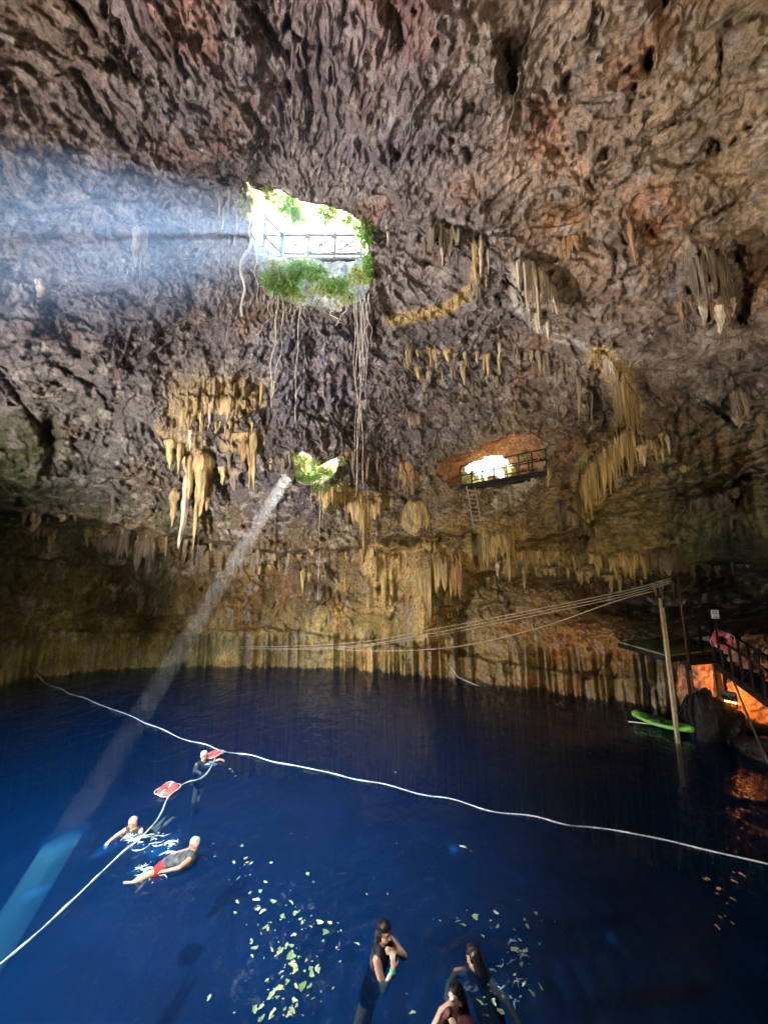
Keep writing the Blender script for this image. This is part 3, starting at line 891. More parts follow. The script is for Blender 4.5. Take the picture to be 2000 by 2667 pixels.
tag(beam, 'narrow shaft of sunlight slanting from the fern niche down to the water', 'sunbeam', kind='stuff')
wr = [p - SUN * ((p.z + .06) / SUN.z) for p in [B0 + q * BEAM_R for q in circ]]
beam_w = prism('sunbeam', wr, 0, 0, volume_mat('sunlit_water', (.42, .84, 1.0), 2.6, 0), zcut=-4.8)
tag(beam_w, 'bright blue continuation of the light shaft below the water surface', 'sunbeam', kind='stuff')
veil = volume_mat('sunlit_haze', (.46, .67, 1.0), .0036)
for k, lab in ((.84, 'broad pale blue veil of sunlit mist falling from the large opening'), (.72, 'second layer of the sunlit mist below the large opening'), (.58, 'middle layer of the sunlit mist below the large opening'), (.42, 'innermost layer of the sunlit mist below the large opening')):
    hole_ring = [hole_c + Vector((-.1, .6, 0)) + (q - hole_c) * k for q in HOLE_TOP[::2]]
    tag(prism('sunbeam', hole_ring, 0, 0, veil, zcut=.06), lab, 'sunbeam', kind='stuff')
mist_m = volume_mat('blue_mist', (.50, .66, 1.0), .0045, .2)
for c_, r_m, lab in ((at_depth(790, 420, 9.2), (3.4, 2.6, 2.6), 'thin blue mist hanging under the roof around the large opening'), (at_depth(330, 560, 10.0), (3.6, 2.4, 2.0), 'thin blue mist hanging under the roof left of the large opening')):
    mb = MB(); mb.ellipsoid(c_, r_m, None, 24, 16)
    o = tag(mb.build('mist', mist_m), lab, 'mist', kind='stuff')
    bm = bmesh.new(); bm.from_mesh(o.data); bmesh.ops.recalc_face_normals(bm, faces=bm.faces); bm.to_mesh(o.data); bm.free()

# ------------------------------------------------------------------ floodlights: the stair lamp, plus unseen ones assumed or added to light the cave
def floodlight(label, loc, aim, power, col, angle=150, blend=.8, rad=.12, scale=1.0):
    loc = Vector(loc); d = (Vector(aim) - loc).normalized()
    t = thing('floodlight', label, 'floodlight', 'floodlights of the cave and added ones', loc)
    Rm = d.to_track_quat('-Z', 'Y').to_matrix()
    blk = mat('lamp_housing', (.03, .03, .03), .5)
    mb = MB(); mb.box((0, 0, .07), (.36, .26, .10), Rm)
    for k in range(5): mb.box(Rm @ Vector((-.14 + .07 * k, 0, .15)), (.012, .22, .06), Rm)
    ho_ = mb.build('housing', blk, t)
    mb = MB(); mb.box(Rm @ Vector((0, 0, .012)), (.32, .22, .012), Rm)
    gm, n, l, p = nodes_of('lamp_glass'); p.inputs['Emission Color'].default_value = (*col, 1); p.inputs['Emission Strength'].default_value = 4
    gm.cycles.emission_sampling = 'NONE'
    mb.build('glass', gm, ho_)
    mb = MB(); mb.bar((-.2, 0, .05), (-.2, 0, -.28), .03); mb.bar((.2, 0, .05), (.2, 0, -.28), .03); mb.bar((-.215, 0, -.28), (.215, 0, -.28), .03)
    mb.build('bracket', blk, t)
    ld = bpy.data.lights.new('flood', 'SPOT'); ld.energy = power; ld.color = col; ld.spot_size = math.radians(angle); ld.spot_blend = blend; ld.shadow_soft_size = rad
    lo = bpy.data.objects.new('bulb', ld); C.objects.link(lo); lo.parent = t
    lo.rotation_euler = d.to_track_quat('-Z', 'Y').to_euler(); lo.location = d * .03
    return t


floodlight('added unseen floodlight low on the left shore aimed at the roof', (-13, 3.5, 2.0), (1, 9, 16), 28000, (1.0, .92, .93), 148, .8)  # unseen, added in place of sunlight bounced up to the roof
floodlight('added unseen fill floodlight behind the viewing deck washing the right roof', (4.5, -3.5, 2.2), (8, 9, 13), 4000, (1.0, .82, .60), 124, .9)  # unseen fill light, added to brighten the right side
floodlight('assumed unseen yellow floodlight under the viewing deck aimed at the far left wall', (-2.0, .5, 2.6), (-9, 22, 2.8), 1250, (1.0, .84, .46), 62, 1.0)  # unseen, assumed from the yellow waterline and added to light it
floodlight('assumed unseen yellow floodlight under the viewing deck aimed at the dripstone curtains', (1.5, .5, 2.6), (4.5, 20, 7.0), 2100, (1.0, .80, .42), 62, 1.0)  # unseen, assumed from the yellow lower wall, added to brighten the flowstone
floodlight('added unseen cool floodlight above the viewing deck shining down on the pool', (-4, 2.5, 15.2), (-5.5, 10.5, 0), 3500, (.78, .90, 1.0), 66, 1.0)  # unseen, added in place of skylight on the water and swimmers

# ------------------------------------------------------------------ dripstone on the cave wall
def lerp_poly(poly, s):
    L = [0]
    for a, b in zip(poly[:-1], poly[1:]): L.append(L[-1] + math.hypot(b[0] - a[0], b[1] - a[1]))
    t = s * L[-1]
    for i in range(len(poly) - 1):
        if t <= L[i + 1] + 1e-6:
            f = (t - L[i]) / max(1e-6, L[i + 1] - L[i])
            return (poly[i][0] + (poly[i + 1][0] - poly[i][0]) * f, poly[i][1] + (poly[i + 1][1] - poly[i][1]) * f)
    return poly[-1]


_seed = [0]


def curtain(top, bot, m, bulge=.35, tooth=9, deep=.6, rows=16, per=2.6, name='flowstone_curtain', sink=.12):
    """fluted dripstone curtain: hangs from the px line top, ends in uneven points near the px line bot"""
    _seed[0] += 1
    rd = random.Random(_seed[0])
    Lp = sum(math.hypot(b[0] - a[0], b[1] - a[1]) for a, b in zip(top[:-1], top[1:]))
    n = max(8, int(Lp / per))
    teeth = []; s = 0
    while s < Lp + tooth:
        w = rd.choice((.6, .8, 1.2, 1.8, 2.6)) * tooth * rd.uniform(.8, 1.3)
        teeth.append((s + w / 2, w, rd.uniform(1 - deep, 1.08))); s += w * rd.uniform(.7, .95)
    N = np.arange(n + 1) / n
    T, Lz, D = [], [], []
    for s_ in N:
        tx, ty = lerp_poly(top, s_); bx, by = lerp_poly(bot, s_)
        P = on_smooth(tx, ty, 0, 8)
        hd = Vector((P.x, P.y, 0)).normalized()
        zb = z_at(math.hypot(P.x, P.y) - bulge * .6, bx, by)
        k = .25 + .0 * s_
        for c, w, h in teeth:
            d = abs(s_ * Lp - c) / (w / 2)
            if d < 1: k = max(k, h * (1 - .55 * d ** 1.6))
        T.append(P); D.append(hd); Lz.append(max(.06, (P.z - zb) * k))
    fr, bk = [], []
    sd = _seed[0] * 3.7
    fl = np.abs(perlin(N * Lp / 15.0, N * 0 + sd, N * 0)) + .5 * np.abs(perlin(N * Lp / 6.5, N * 0 + sd + 5, N * 0))
    for j in range(rows + 1):
        t = j / rows
        prof = (math.sin(min(1, t / .4) * math.pi / 2)) * (1 - .45 * max(0, t - .4))
        wig = perlin(N * Lp / 11, N * 0 + t * 2.6, N * 0 + sd) + .6 * perlin(N * Lp / 5, N * 0 + t * 6, N * 0 + sd + 3)
        edge = np.minimum(1, np.minimum(N, 1 - N) * 9 + .12)
        for i in range(n + 1):
            P, hd = T[i], D[i]
            o = (bulge * prof + .07 * wig[i] * min(1, bulge * 3)) * edge[i] - sink * (1 - t) - .32 * bulge * (fl[i]) * min(1, t * 4) + .02
            z = P.z + .10 - t * (Lz[i] + .10)
            q = P - hd * o; q.z = z
            fr.append(q)
            th = (.05 + .16 * (1 - t)) * edge[i] * (1 - .75 * t) + .012
            r = q + hd * th; bk.append(r)
    W_ = n + 1; K = len(fr)
    fs = []
    for j in range(rows):
        for i in range(n):
            a = j * W_ + i
            fs.append((a, a + W_, a + W_ + 1, a + 1)); fs.append((K + a, K + a + 1, K + a + W_ + 1, K + a + W_))
    for j in range(rows):
        a = j * W_; b = j * W_ + n
        fs.append((a, K + a, K + a + W_, a + W_)); fs.append((b, b + W_, K + b + W_, K + b))
    for i in range(n):
        a = rows * W_ + i
        fs.append((a, K + a, K + a + 1, a + 1)); fs.append((i, i + 1, K + i + 1, K + i))
    mb = MB(); mb.add(fr + bk, fs)
    return mb.build(name, m, cave, True)


def stal_mesh(k, m):
    """one stalactite of unit length hanging from z = 0, radius about 1 at its root; its top leans back into the rock (+y)"""
    rd = random.Random(100 + k)
    mb = MB(); n = 12; vs = []
    ph = [rd.uniform(0, 6.28) for _ in range(6)]
    bx = rd.uniform(-.6, .6); pw = rd.uniform(.5, 1.0)
    ts = [-.34, -.2, -.08] + [j / 15 for j in range(16)]
    for t in ts:
        if t < 0: r = .95 + 1.6 * t; oy = 2.2 * (-t / .34) ** 1.4
        else: r = (1 - t) ** pw * (1 - .15 * t) + .09; oy = 0
        r *= 1 + .13 * math.sin(t * 11 + ph[0]) + .08 * math.sin(t * 23 + ph[3])
        for i in range(n):
            a = 2 * math.pi * i / n
            q = r * (1 + .20 * math.sin(3 * a + ph[1] + 1.5 * t) + .16 * math.sin(5 * a + ph[2] - 3 * t) + .07 * math.sin(8 * a + 14 * t + ph[4]))
            vs.append((q * math.cos(a) + bx * t * .5 + .12 * math.sin(t * 7 + ph[5]), q * math.sin(a) + oy, -t))
    rows = len(ts) - 1
    fs = [(j * n + i, (j + 1) * n + i, (j + 1) * n + (i + 1) % n, j * n + (i + 1) % n) for j in range(rows) for i in range(n)]
    fs.append(tuple(rows * n + i for i in range(n))[::-1]); fs.append(tuple(range(n)))
    mb.add(vs, fs)
    return mb.mesh('stalactite', m, True)


STAL = {}
for mk, mm in (('o', FLOW), ('g', FLOW2), ('p', FLOW3), ('r', FLOW4)):
    STAL[mk] = [stal_mesh(k, mm) for k in range(7)]


def stal(px, y0, y1, w, mk='o', toward=.08, dx=0):
    P = on_smooth(px, y0, toward, 6)
    rho = math.hypot(P.x, P.y)
    zb = z_at(rho, px, y1)
    L = max(.12, P.z - zb)
    r = w / 2 * rho / 1000.0 * 1.05
    o = bpy.data.objects.new('stalactite', random.choice(STAL[mk]))
    C.objects.link(o); o.parent = cave
    o.location = P; o.scale = (r, r, L)
    o.rotation_euler = (random.uniform(-.04, .04), math.atan2(dx * rho / 1000.0, L) + random.uniform(-.05, .05), -math.atan2(P.x, P.y) + random.uniform(-.5, .5))
    return o


for a in [(446, 1150, 1222, 22, 'o'), (469, 1160, 1245, 14, 'o'), (495, 1195, 1300, 22, 'o'), (491, 1250, 1430, 19, 'p', .1, 10), (455, 1284, 1373, 17, 'o'), (528, 1195, 1345, 34, 'o'), (517, 1270, 1432, 13, 'o', .1, 8),
          (581, 1219, 1264, 16, 'o'), (636, 1160, 1222, 14, 'r'), (661, 1142, 1279, 17, 'o'), (655, 1200, 1278, 12, 'o'), (612, 1222, 1278, 24, 'g'), (683, 1000, 1067, 12, 'o'), (527, 1074, 1134, 8, 'o'), (496, 1118, 1176, 8, 'p'),
          (545, 1230, 1330, 20, 'r'), (597, 1180, 1232, 10, 'g'), (1059, 905, 960, 11, 'o'), (1121, 910, 960, 11, 'r'), (1088, 956, 990, 16, 'o'), (1205, 955, 1003, 12, 'o'), (1106, 980, 1020, 28, 'g'), (1506, 980, 1092, 11, 'g'), (1549, 1035, 1066, 10, 'g'),
          (112, 735, 778, 22, 'p'), (362, 600, 700, 22, 'p'), (378, 598, 665, 16, 'p'), (135, 1392, 1442, 10, 'o'), (295, 1290, 1345, 7, 'g'), (1300, 895, 935, 8, 'p'), (1030, 640, 668, 10, 'g'), (1060, 1270, 1300, 10, 'g'), (1075, 1230, 1290, 14, 'r'), (1055, 1235, 1295, 12, 'r'),
          (1130, 1560, 1640, 22, 'g'), (1165, 1560, 1650, 16, 'o'), (1000, 1500, 1600, 14, 'o'), (1020, 1530, 1600, 12, 'o'), (960, 1560, 1612, 12, 'o'), (1045, 1540, 1600, 14, 'o'), (1320, 1450, 1515, 20, 'o'), (1295, 1470, 1510, 9, 'p'),
          (1235, 640, 740, 12, 'o'), (1252, 630, 725, 14, 'p'), (1272, 650, 715, 8, 'p'), (1240, 735, 775, 20, 'g'), (1265, 700, 748, 12, 'o'), (1905, 780, 825, 12, 'p'), (1830, 790, 850, 16, 'p'), (1872, 800, 868, 18, 'p'), (1850, 790, 840, 14, 'r'),
          (1720, 1130, 1170, 9, 'o'), (1738, 1140, 1185, 8, 'p'), (1915, 1070, 1118, 20, 'p'), (1930, 1040, 1090, 18, 'r'), (1780, 1215, 1250, 12, 'o'), (600, 500, 560, 8, 'p'), (575, 515, 560, 9, 'p'), (585, 545, 600, 8, 'p'), (620, 560, 600, 10, 'p'), (615, 600, 640, 10, 'p'),
          (1105, 620, 672, 12, 'g'), (1125, 610, 660, 14, 'g'), (1150, 640, 690, 10, 'p'), (1190, 650, 700, 10, 'g'), (1010, 605, 650, 8, 'p'), (1640, 590, 700, 10, 'r'), (1770, 790, 850, 10, 'r'), (1395, 820, 868, 13, 'p'), (1425, 842, 882, 12, 'p'), (1445, 770, 822, 12, 'p')]:
    stal(*a)
# rows of small drips along ledges and folds
rd = random.Random(5)
for (x0, y0, x1, y1, n, lo, hi, w, mk) in [(210, 1372, 700, 1440, 26, 14, 46, 7, 'og'), (700, 1440, 1000, 1428, 14, 14, 40, 7, 'ogr'), (1060, 905, 1300, 930, 22, 16, 46, 9, 'go'), (1080, 960, 1320, 985, 22, 16, 42, 9, 'gg'), (1330, 900, 1530, 960, 20, 18, 46, 9, 'gg'),
                                           (1450, 1060, 1570, 1010, 12, 20, 60, 9, 'gg'), (1340, 1470, 1480, 1480, 16, 16, 40, 9, 'og'), (1500, 1490, 1760, 1520, 26, 12, 40, 8, 'og'), (470, 1040, 650, 1050, 20, 16, 50, 9, 'oop'), (540, 1110, 660, 1090, 14, 14, 34, 8, 'og'), (700, 1200, 760, 1190, 8, 14, 40, 7, 'go'),
                                           (900, 1180, 1000, 1210, 12, 20, 70, 10, 'gr'), (830, 1275, 905, 1290, 12, 16, 44, 8, 'oo'), (600, 1460, 900, 1500, 18, 14, 44, 6, 'og'), (1000, 1560, 1200, 1590, 12, 20, 60, 9, 'oor'), (300, 700, 420, 690, 10, 12, 34, 8, 'gp'), (1370, 1180, 1440, 1230, 10, 16, 50, 9, 'or'),
                                           (1760, 780, 1900, 800, 8, 16, 40, 9, 'gr'), (1650, 1160, 1740, 1180, 10, 16, 50, 8, 'op'), (1780, 1480, 1980, 1465, 16, 10, 30, 8, 'gp'), (60, 1340, 220, 1350, 8, 14, 40, 8, 'og'), (240, 560, 380, 560, 10, 10, 26, 8, 'g'), (1250, 1590, 1450, 1640, 10, 16, 50, 7, 'or')]:
    n = int(n * .65)
    for i in range(n):
        f = (i + rd.random()) / n
        x = x0 + (x1 - x0) * f; y = y0 + (y1 - y0) * f + rd.uniform(-8, 8)
        stal(x, y, y + lo + (hi - lo) * rd.random() ** 2 * 1.6, w * rd.choice((.5, .7, 1, 1.4, 2.1)), rd.choice(mk))

for top, bot, m_, bul, th, dp in [
    ([(470, 1068), (535, 1076)], [(470, 1120), (535, 1125)], FLOW, .25, 9, .6), ([(545, 1035), (600, 1030), (650, 1048)], [(545, 1092), (600, 1102), (650, 1088)], FLOW, .3, 9, .6),
    ([(410, 1080), (440, 1090)], [(410, 1132), (440, 1128)], FLOW2, .3, 10, .4), ([(600, 1130), (650, 1125)], [(600, 1155), (650, 1152)], FLOW, .25, 10, .4), ([(622, 1155), (668, 1150)], [(622, 1215), (668, 1265)], FLOW4, .3, 10, .6),
    ([(836, 1282), (870, 1280), (898, 1285)], [(836, 1338), (870, 1348), (898, 1320)], FLOW, .3, 8, .6), ([(902, 1300), (930, 1298), (965, 1302), (1004, 1308)], [(902, 1340), (936, 1440), (962, 1372), (1004, 1330)], FLOW, .45, 8, .5),
    ([(970, 1450), (985, 1438), (1012, 1446)], [(970, 1500), (990, 1590), (1012, 1500)], FLOW, .45, 9, .55), ([(1008, 1450), (1040, 1448), (1085, 1455)], [(1008, 1480), (1040, 1525), (1085, 1515)], FLOW, .5, 9, .55),
    ([(1078, 1452), (1100, 1442), (1126, 1446)], [(1078, 1640), (1102, 1720), (1126, 1620)], FLOW, 1.25, 14, .3), ([(1122, 1446), (1145, 1440), (1168, 1450)], [(1122, 1550), (1145, 1545), (1168, 1565)], FLOW, 1.15, 12, .4),
    ([(1163, 1452), (1185, 1448), (1206, 1462)], [(1163, 1575), (1185, 1605), (1206, 1560)], FLOW4, .6, 10, .5), ([(955, 1425), (975, 1425)], [(955, 1465), (975, 1460)], FLOW, .3, 8, .4),
    ([(1228, 1402), (1250, 1385), (1300, 1380), (1342, 1395)], [(1228, 1480), (1255, 1490), (1305, 1500), (1342, 1505)], FLOW, .6, 12, .45), ([(1335, 1440), (1380, 1428), (1430, 1432)], [(1335, 1490), (1380, 1478), (1430, 1478)], FLOW, .5, 11, .5),
    ([(1480, 1440), (1530, 1438), (1572, 1448)], [(1480, 1500), (1530, 1500), (1572, 1512)], FLOW, .5, 11, .5), ([(1570, 1445), (1620, 1432), (1690, 1438)], [(1570, 1515), (1620, 1528), (1690, 1520)], FLOW, .6, 12, .5), ([(1685, 1438), (1730, 1425), (1765, 1420)], [(1685, 1515), (1730, 1508), (1765, 1490)], FLOW2, .6, 12, .5),
    ([(1500, 1272), (1520, 1215), (1558, 1165), (1605, 1120), (1650, 1105)], [(1500, 1345), (1530, 1368), (1572, 1352), (1612, 1300), (1650, 1240)], FLOW, 1.0, 16, .25), ([(1592, 1010), (1622, 968), (1662, 1040)], [(1592, 1150), (1628, 1195), (1662, 1150)], FLOW, .7, 14, .25), ([(1570, 940), (1590, 935), (1612, 975)], [(1570, 985), (1590, 1000), (1612, 1015)], FLOW3, .3, 12, .3),
    ([(1650, 1130), (1685, 1140), (1715, 1160)], [(1650, 1195), (1685, 1225), (1715, 1230)], FLOW, .35, 9, .6), ([(1340, 690), (1365, 668), (1400, 690)], [(1340, 810), (1372, 858), (1400, 872)], FLOW3, .6, 16, .35), ([(1395, 690), (1425, 720), (1452, 760)], [(1395, 810), (1428, 820), (1452, 822)], FLOW3, .5, 14, .4),
    ([(1110, 590), (1150, 585), (1205, 610)], [(1110, 660), (1150, 672), (1205, 690)], FLOW2, .4, 11, .5), ([(1795, 690), (1830, 650), (1870, 650), (1897, 690)], [(1795, 790), (1830, 835), (1872, 850), (1897, 790)], FLOW2, .8, 14, .45), ([(1892, 1020), (1918, 1000), (1948, 1020)], [(1892, 1080), (1918, 1110), (1948, 1085)], FLOW2, .4, 10, .5),
    ([(346, 610), (366, 598), (388, 610)], [(346, 660), (366, 712), (388, 665)], FLOW3, .3, 8, .5), ([(264, 1390), (300, 1380), (340, 1384)], [(264, 1470), (300, 1462), (340, 1472)], FLOW2, .4, 10, .5), ([(348, 1400), (380, 1396), (412, 1405)], [(348, 1500), (380, 1510), (412, 1500)], FLOW2, .35, 10, .5),
    ([(510, 1444), (538, 1444)], [(510, 1500), (538, 1528)], FLOW2, .3, 10, .5), ([(590, 1452), (640, 1446), (690, 1452)], [(590, 1490), (640, 1498), (690, 1495)], FLOW2, .25, 7, .6), ([(60, 1370), (110, 1365), (160, 1378)], [(60, 1400), (110, 1410), (160, 1408)], FLOW2, .3, 10, .5),
    ([(1230, 1240 + 140), (1228, 1400)], [(1230, 1440), (1228, 1450)], FLOW2, .3, 9, .4), ([(640, 470), (655, 500), (668, 560)], [(640, 540), (655, 580), (668, 620)], FLOW3, .2, 8, .5), ([(560, 560), (600, 590), (650, 640)], [(560, 585), (600, 615), (650, 668)], FLOW2, .25, 9, .5),
    ([(1450, 640), (1480, 610), (1520, 620)], [(1450, 690), (1480, 670), (1520, 670)], FLOW4, .25, 12, .4), ([(1060, 1080), (1100, 1075)], [(1060, 1120), (1100, 1118)], FLOW2, .3, 9, .5), ([(1040, 1200), (1080, 1205)], [(1040, 1285), (1080, 1290)], FLOW4, .3, 9, .6),
    ([(1440, 1300), (1500, 1330), (1540, 1380)], [(1440, 1370), (1500, 1400), (1540, 1440)], FLOW2, .5, 12, .5), ([(1780, 1300), (1850, 1290), (1930, 1270)], [(1780, 1345), (1850, 1340), (1930, 1320)], FLOW2, .5, 12, .5),
]:
    curtain(top, bot, m_, bul, th, dp)

# onion shaped flowstone boss below the gallery
P = on_smooth(1083, 1340, .15)
mb = MB(); prof = [(.0, .80), (.34, .78), (.52, .66), (.62, .46), (.70, .20), (.80, -.05), (.84, -.30), (.78, -.58), (.60, -.84), (.36, -1.02), (.14, -1.16), (.0, -1.2)]
n = 40; vs = []
for r, z in prof:
    for i in range(n):
        a = 2 * math.pi * i / n
        q = max(.01, r) * (1 + .05 * math.sin(7 * a + 2 * z) + .035 * math.sin(17 * a) + .05 * math.sin(3 * a + 1))
        vs.append(P + Vector((q * math.cos(a), q * .8 * math.sin(a), z)))
mb.add(vs, [(j * n + i, j * n + (i + 1) % n, (j + 1) * n + (i + 1) % n, (j + 1) * n + i) for j in range(len(prof) - 1) for i in range(n)])
mb.build('flowstone_boss', FLOW, cave, True)

# ------------------------------------------------------------------ plants and roots of the openings
LEAF = mat('leaf_green', (.50, .70, .24), .55, .5, 14, 0, trans=.6, col2=(.30, .50, .12))
LEAFY = mat('leaf_yellow', (.78, .78, .40), .55, .4, 14, 0, trans=.6, col2=(.56, .64, .24))
MOSS = mat('moss', (.22, .28, .05), .9, .5, 20, 0, trans=.2, col2=(.10, .15, .02))
STEM = mat('stem', (.16, .11, .06), .8, .4, 20)
ROOT = mat('root_bark', (.85, .80, .66), .85, .4, 14, .4, col2=(.6, .54, .42))


def leaves(n, rad, size, rd, droop=.3):
    mb = MB()
    for i in range(n):
        while True:
            q = Vector((rd.uniform(-1, 1), rd.uniform(-1, 1), rd.uniform(-1, 1)))
            if .25 < q.length < 1: break
        q = Vector((q.x * rad[0], q.y * rad[1], q.z * rad[2])); q *= rd.uniform(.7, 1.1)
        d = Vector((q.x + rd.uniform(-.4, .4), q.y + rd.uniform(-.4, .4), rd.uniform(-.5, .6) - droop)).normalized()
        sd_ = d.cross(Vector((rd.uniform(-1, 1), rd.uniform(-1, 1), 1))).normalized()
        nn = d.cross(sd_)
        l = size * rd.uniform(.6, 1.4); w = l * rd.uniform(.22, .36)
        mb.add([q, q + d * l * .45 + sd_ * w + nn * l * .08, q + d * l - nn * l * .12, q + d * l * .45 - sd_ * w + nn * l * .08], [(0, 1, 2, 3)])
    return mb


def plant(name, label, P, rad, n, size, m, seed, group=None, cat='plant'):
    rd = random.Random(seed)
    t = thing(name, label, cat, group, P)
    leaves(n, rad, size, rd).build('leaves', m, t)
    mb = MB()
    for i in range(9):
        a = rd.uniform(0, 6.28)
        e = Vector((math.cos(a) * rad[0] * .8, math.sin(a) * rad[1] * .8, rd.uniform(-.8, .8) * rad[2]))
        mb.tube([(0, .1, 0), e * .5 + Vector((0, 0, .1)), e], [.018, .012, .005], 5)
    mb.build('stems', STEM, t)
    return t


for i, (px, py, tw, rad, n, size, m_, lab, cat) in enumerate([
    (735, 728, .35, (.62, .35, .5), 420, .30, LEAF, 'large bright green fern on the left of the opening wall', 'fern'),
    (783, 698, .3, (.5, .3, .3), 240, .22, LEAF, 'green fern under the left half of the wooden railing', 'fern'),
    (822, 706, .3, (.45, .3, .3), 180, .20, LEAF, 'small green fern in the middle of the opening wall', 'fern'),
    (880, 742, .3, (.55, .3, .3), 220, .20, LEAF, 'low green fern on the right part of the opening wall', 'fern'),
    (842, 752, .25, (.6, .25, .25), 170, .18, LEAFY, 'yellowish creeper on the lower middle of the opening wall', 'creeper'),
    (935, 712, .3, (.35, .3, .3), 170, .2, LEAFY, 'yellow green tuft below the right railing post', 'plant'),
    (952, 600, .1, (.28, .3, .62), 260, .18, LEAF, 'leafy creeper on the upper right rim of the opening', 'creeper'),
    (960, 690, .1, (.22, .3, .7), 240, .17, LEAF, 'leafy creeper on the lower right rim of the opening', 'creeper'),
    (644, 520, .15, (.25, .25, .65), 300, .17, LEAFY, 'sunlit yellow creeper at the upper left corner of the opening', 'creeper'),
    (705, 502, -.1, (.32, .3, .25), 120, .18, LEAFY, 'small yellow tuft on the top left rim of the opening', 'plant'),
    (752, 533, -.5, (.42, .3, .35), 150, .2, LEAF, 'leafy twig hanging into the top middle of the opening', 'plant'),
    (768, 552, -.9, (.40, .3, .4), 150, .2, LEAF, 'lower leafy twig hanging against the bright sky', 'plant'),
    (848, 552, -.4, (.32, .3, .3), 100, .18, LEAF, 'small leafy twig right of the middle of the top rim', 'plant'),
    (868, 546, -.3, (.25, .3, .2), 80, .18, LEAFY, 'yellow leaf tuft on the top rim near the right', 'plant'),
    (910, 575, -.3, (.3, .3, .25), 80, .18, LEAF, 'sprig of leaves at the top right of the opening', 'plant'),
    (716, 690, .3, (.3, .25, .4), 160, .16, LEAFY, 'yellow creeper beside the thick left root', 'creeper'),
    (770, 770, .2, (.5, .25, .2), 130, .16, LEAFY, 'thin yellow creeper above the lower rim of the opening', 'creeper'),
    (905, 775, .2, (.5, .25, .2), 130, .16, LEAFY, 'thin yellow creeper on the lower right rim of the opening', 'creeper'),
]):
    plant(cat, lab, on(px, py, tw), rad, n, size, m_, 300 + i, 'plants round the large opening', cat)
for i, (px, py, tw, rad, n, size, m_, lab) in enumerate([
    (800, 1222, -2.2, (1.0, .6, .85), 900, .20, LEAFY, 'sunlit yellow ferns deep inside the small niche'),
    (845, 1222, -1.5, (.9, .5, .6), 600, .18, LEAF, 'sunlit green ferns inside the right arm of the small niche'),
    (792, 1200, -.7, (.34, .45, .42), 420, .15, LEAFY, 'mossy yellow fern at the top of the small niche'),
    (850, 1222, -.7, (.5, .45, .28), 380, .15, LEAFY, 'yellow fern on the right arm of the small niche'),
    (806, 1240, -.5, (.62, .45, .30), 460, .15, LEAF, 'green fern filling the bottom of the small niche'),
    (858, 1308, .3, (.42, .22, .36), 300, .13, LEAF, 'bright green moss hanging below the small niche'),
    (770, 1188, .12, (.28, .2, .22), 150, .13, LEAFY, 'mossy tuft on the upper left rim of the small niche'),
    (820, 1200, .12, (.30, .2, .20), 170, .13, LEAFY, 'mossy tuft in the notch at the top of the small niche'),
    (886, 1200, .12, (.26, .2, .26), 150, .13, LEAFY, 'mossy tuft at the right tip of the small niche'),
    (830, 1268, .15, (.55, .2, .24), 260, .13, LEAF, 'trailing green plants over the lower rim of the small niche'),
    (885, 1262, .25, (.22, .2, .40), 160, .13, LEAFY, 'thin yellow green creeper right of the small niche')]):
    t = plant('fern', lab, on_smooth(px, py, tw), rad, n, size, m_, 400 + i, 'ferns at the small niche', 'fern')
    for ch in t.children:                     # nothing grows across the gap the sun shines through
        bm = bmesh.new(); bm.from_mesh(ch.data); kill = []
        for f in bm.faces:
            v = f.calc_center_median() + t.location - B0
            if (v - SUN * v.dot(SUN)).length < BEAM_R + .08: kill.append(f)
        bmesh.ops.delete(bm, geom=kill, context='FACES'); bm.to_mesh(ch.data); bm.free()


for i, (px, py, tw, rad, n, size, m_, lab) in enumerate([
    (1230, 1240, -1.8, (.7, .5, .55), 260, .2, LEAFY, 'yellow shrub at the left of the bright gallery mouth'),
    (1330, 1222, -2.8, (.9, .5, .35), 240, .2, LEAFY, 'low shrub in the middle of the bright gallery mouth'),
    (1375, 1180, -2.4, (.35, .5, .6), 160, .2, LEAF, 'green shrub at the right of the bright gallery mouth')]):
    plant('shrub', lab, on_smooth(px, py, tw), rad, n, size, m_, 500 + i, 'shrubs in the gallery mouth', 'shrub')


def root(px, y0, y1, r=.02, wig=.05, label='thin pale root hanging straight down from the rim of the opening', toward=.1, dx=0, grp='hanging roots'):
    P = on_smooth(px, y0, toward, 6)
    rho = math.hypot(P.x, P.y); zb = z_at(rho, px, y1)
    n = 30; pts = []; sd_ = px * .37 + y1 * .11; wig = wig * (1.0 + (px * 7 % 5) * .3)
    for i in range(n + 1):
        t = i / n
        pts.append(Vector((P.x + math.sin(t * 6 + sd_) * wig * t + math.sin(t * 17 + sd_) * wig * .4 + dx * t * t, P.y + math.cos(t * 5 + sd_) * wig * t, P.z + .15 + (zb - P.z - .15) * t)))
    mb = MB(); mb.tube(pts, [r * .8 * (1.15 - .65 * i / n) for i in range(n + 1)], 6, wob=.25)
    return tag(mb.build('hanging_root', ROOT, None, True), label, 'root', grp)


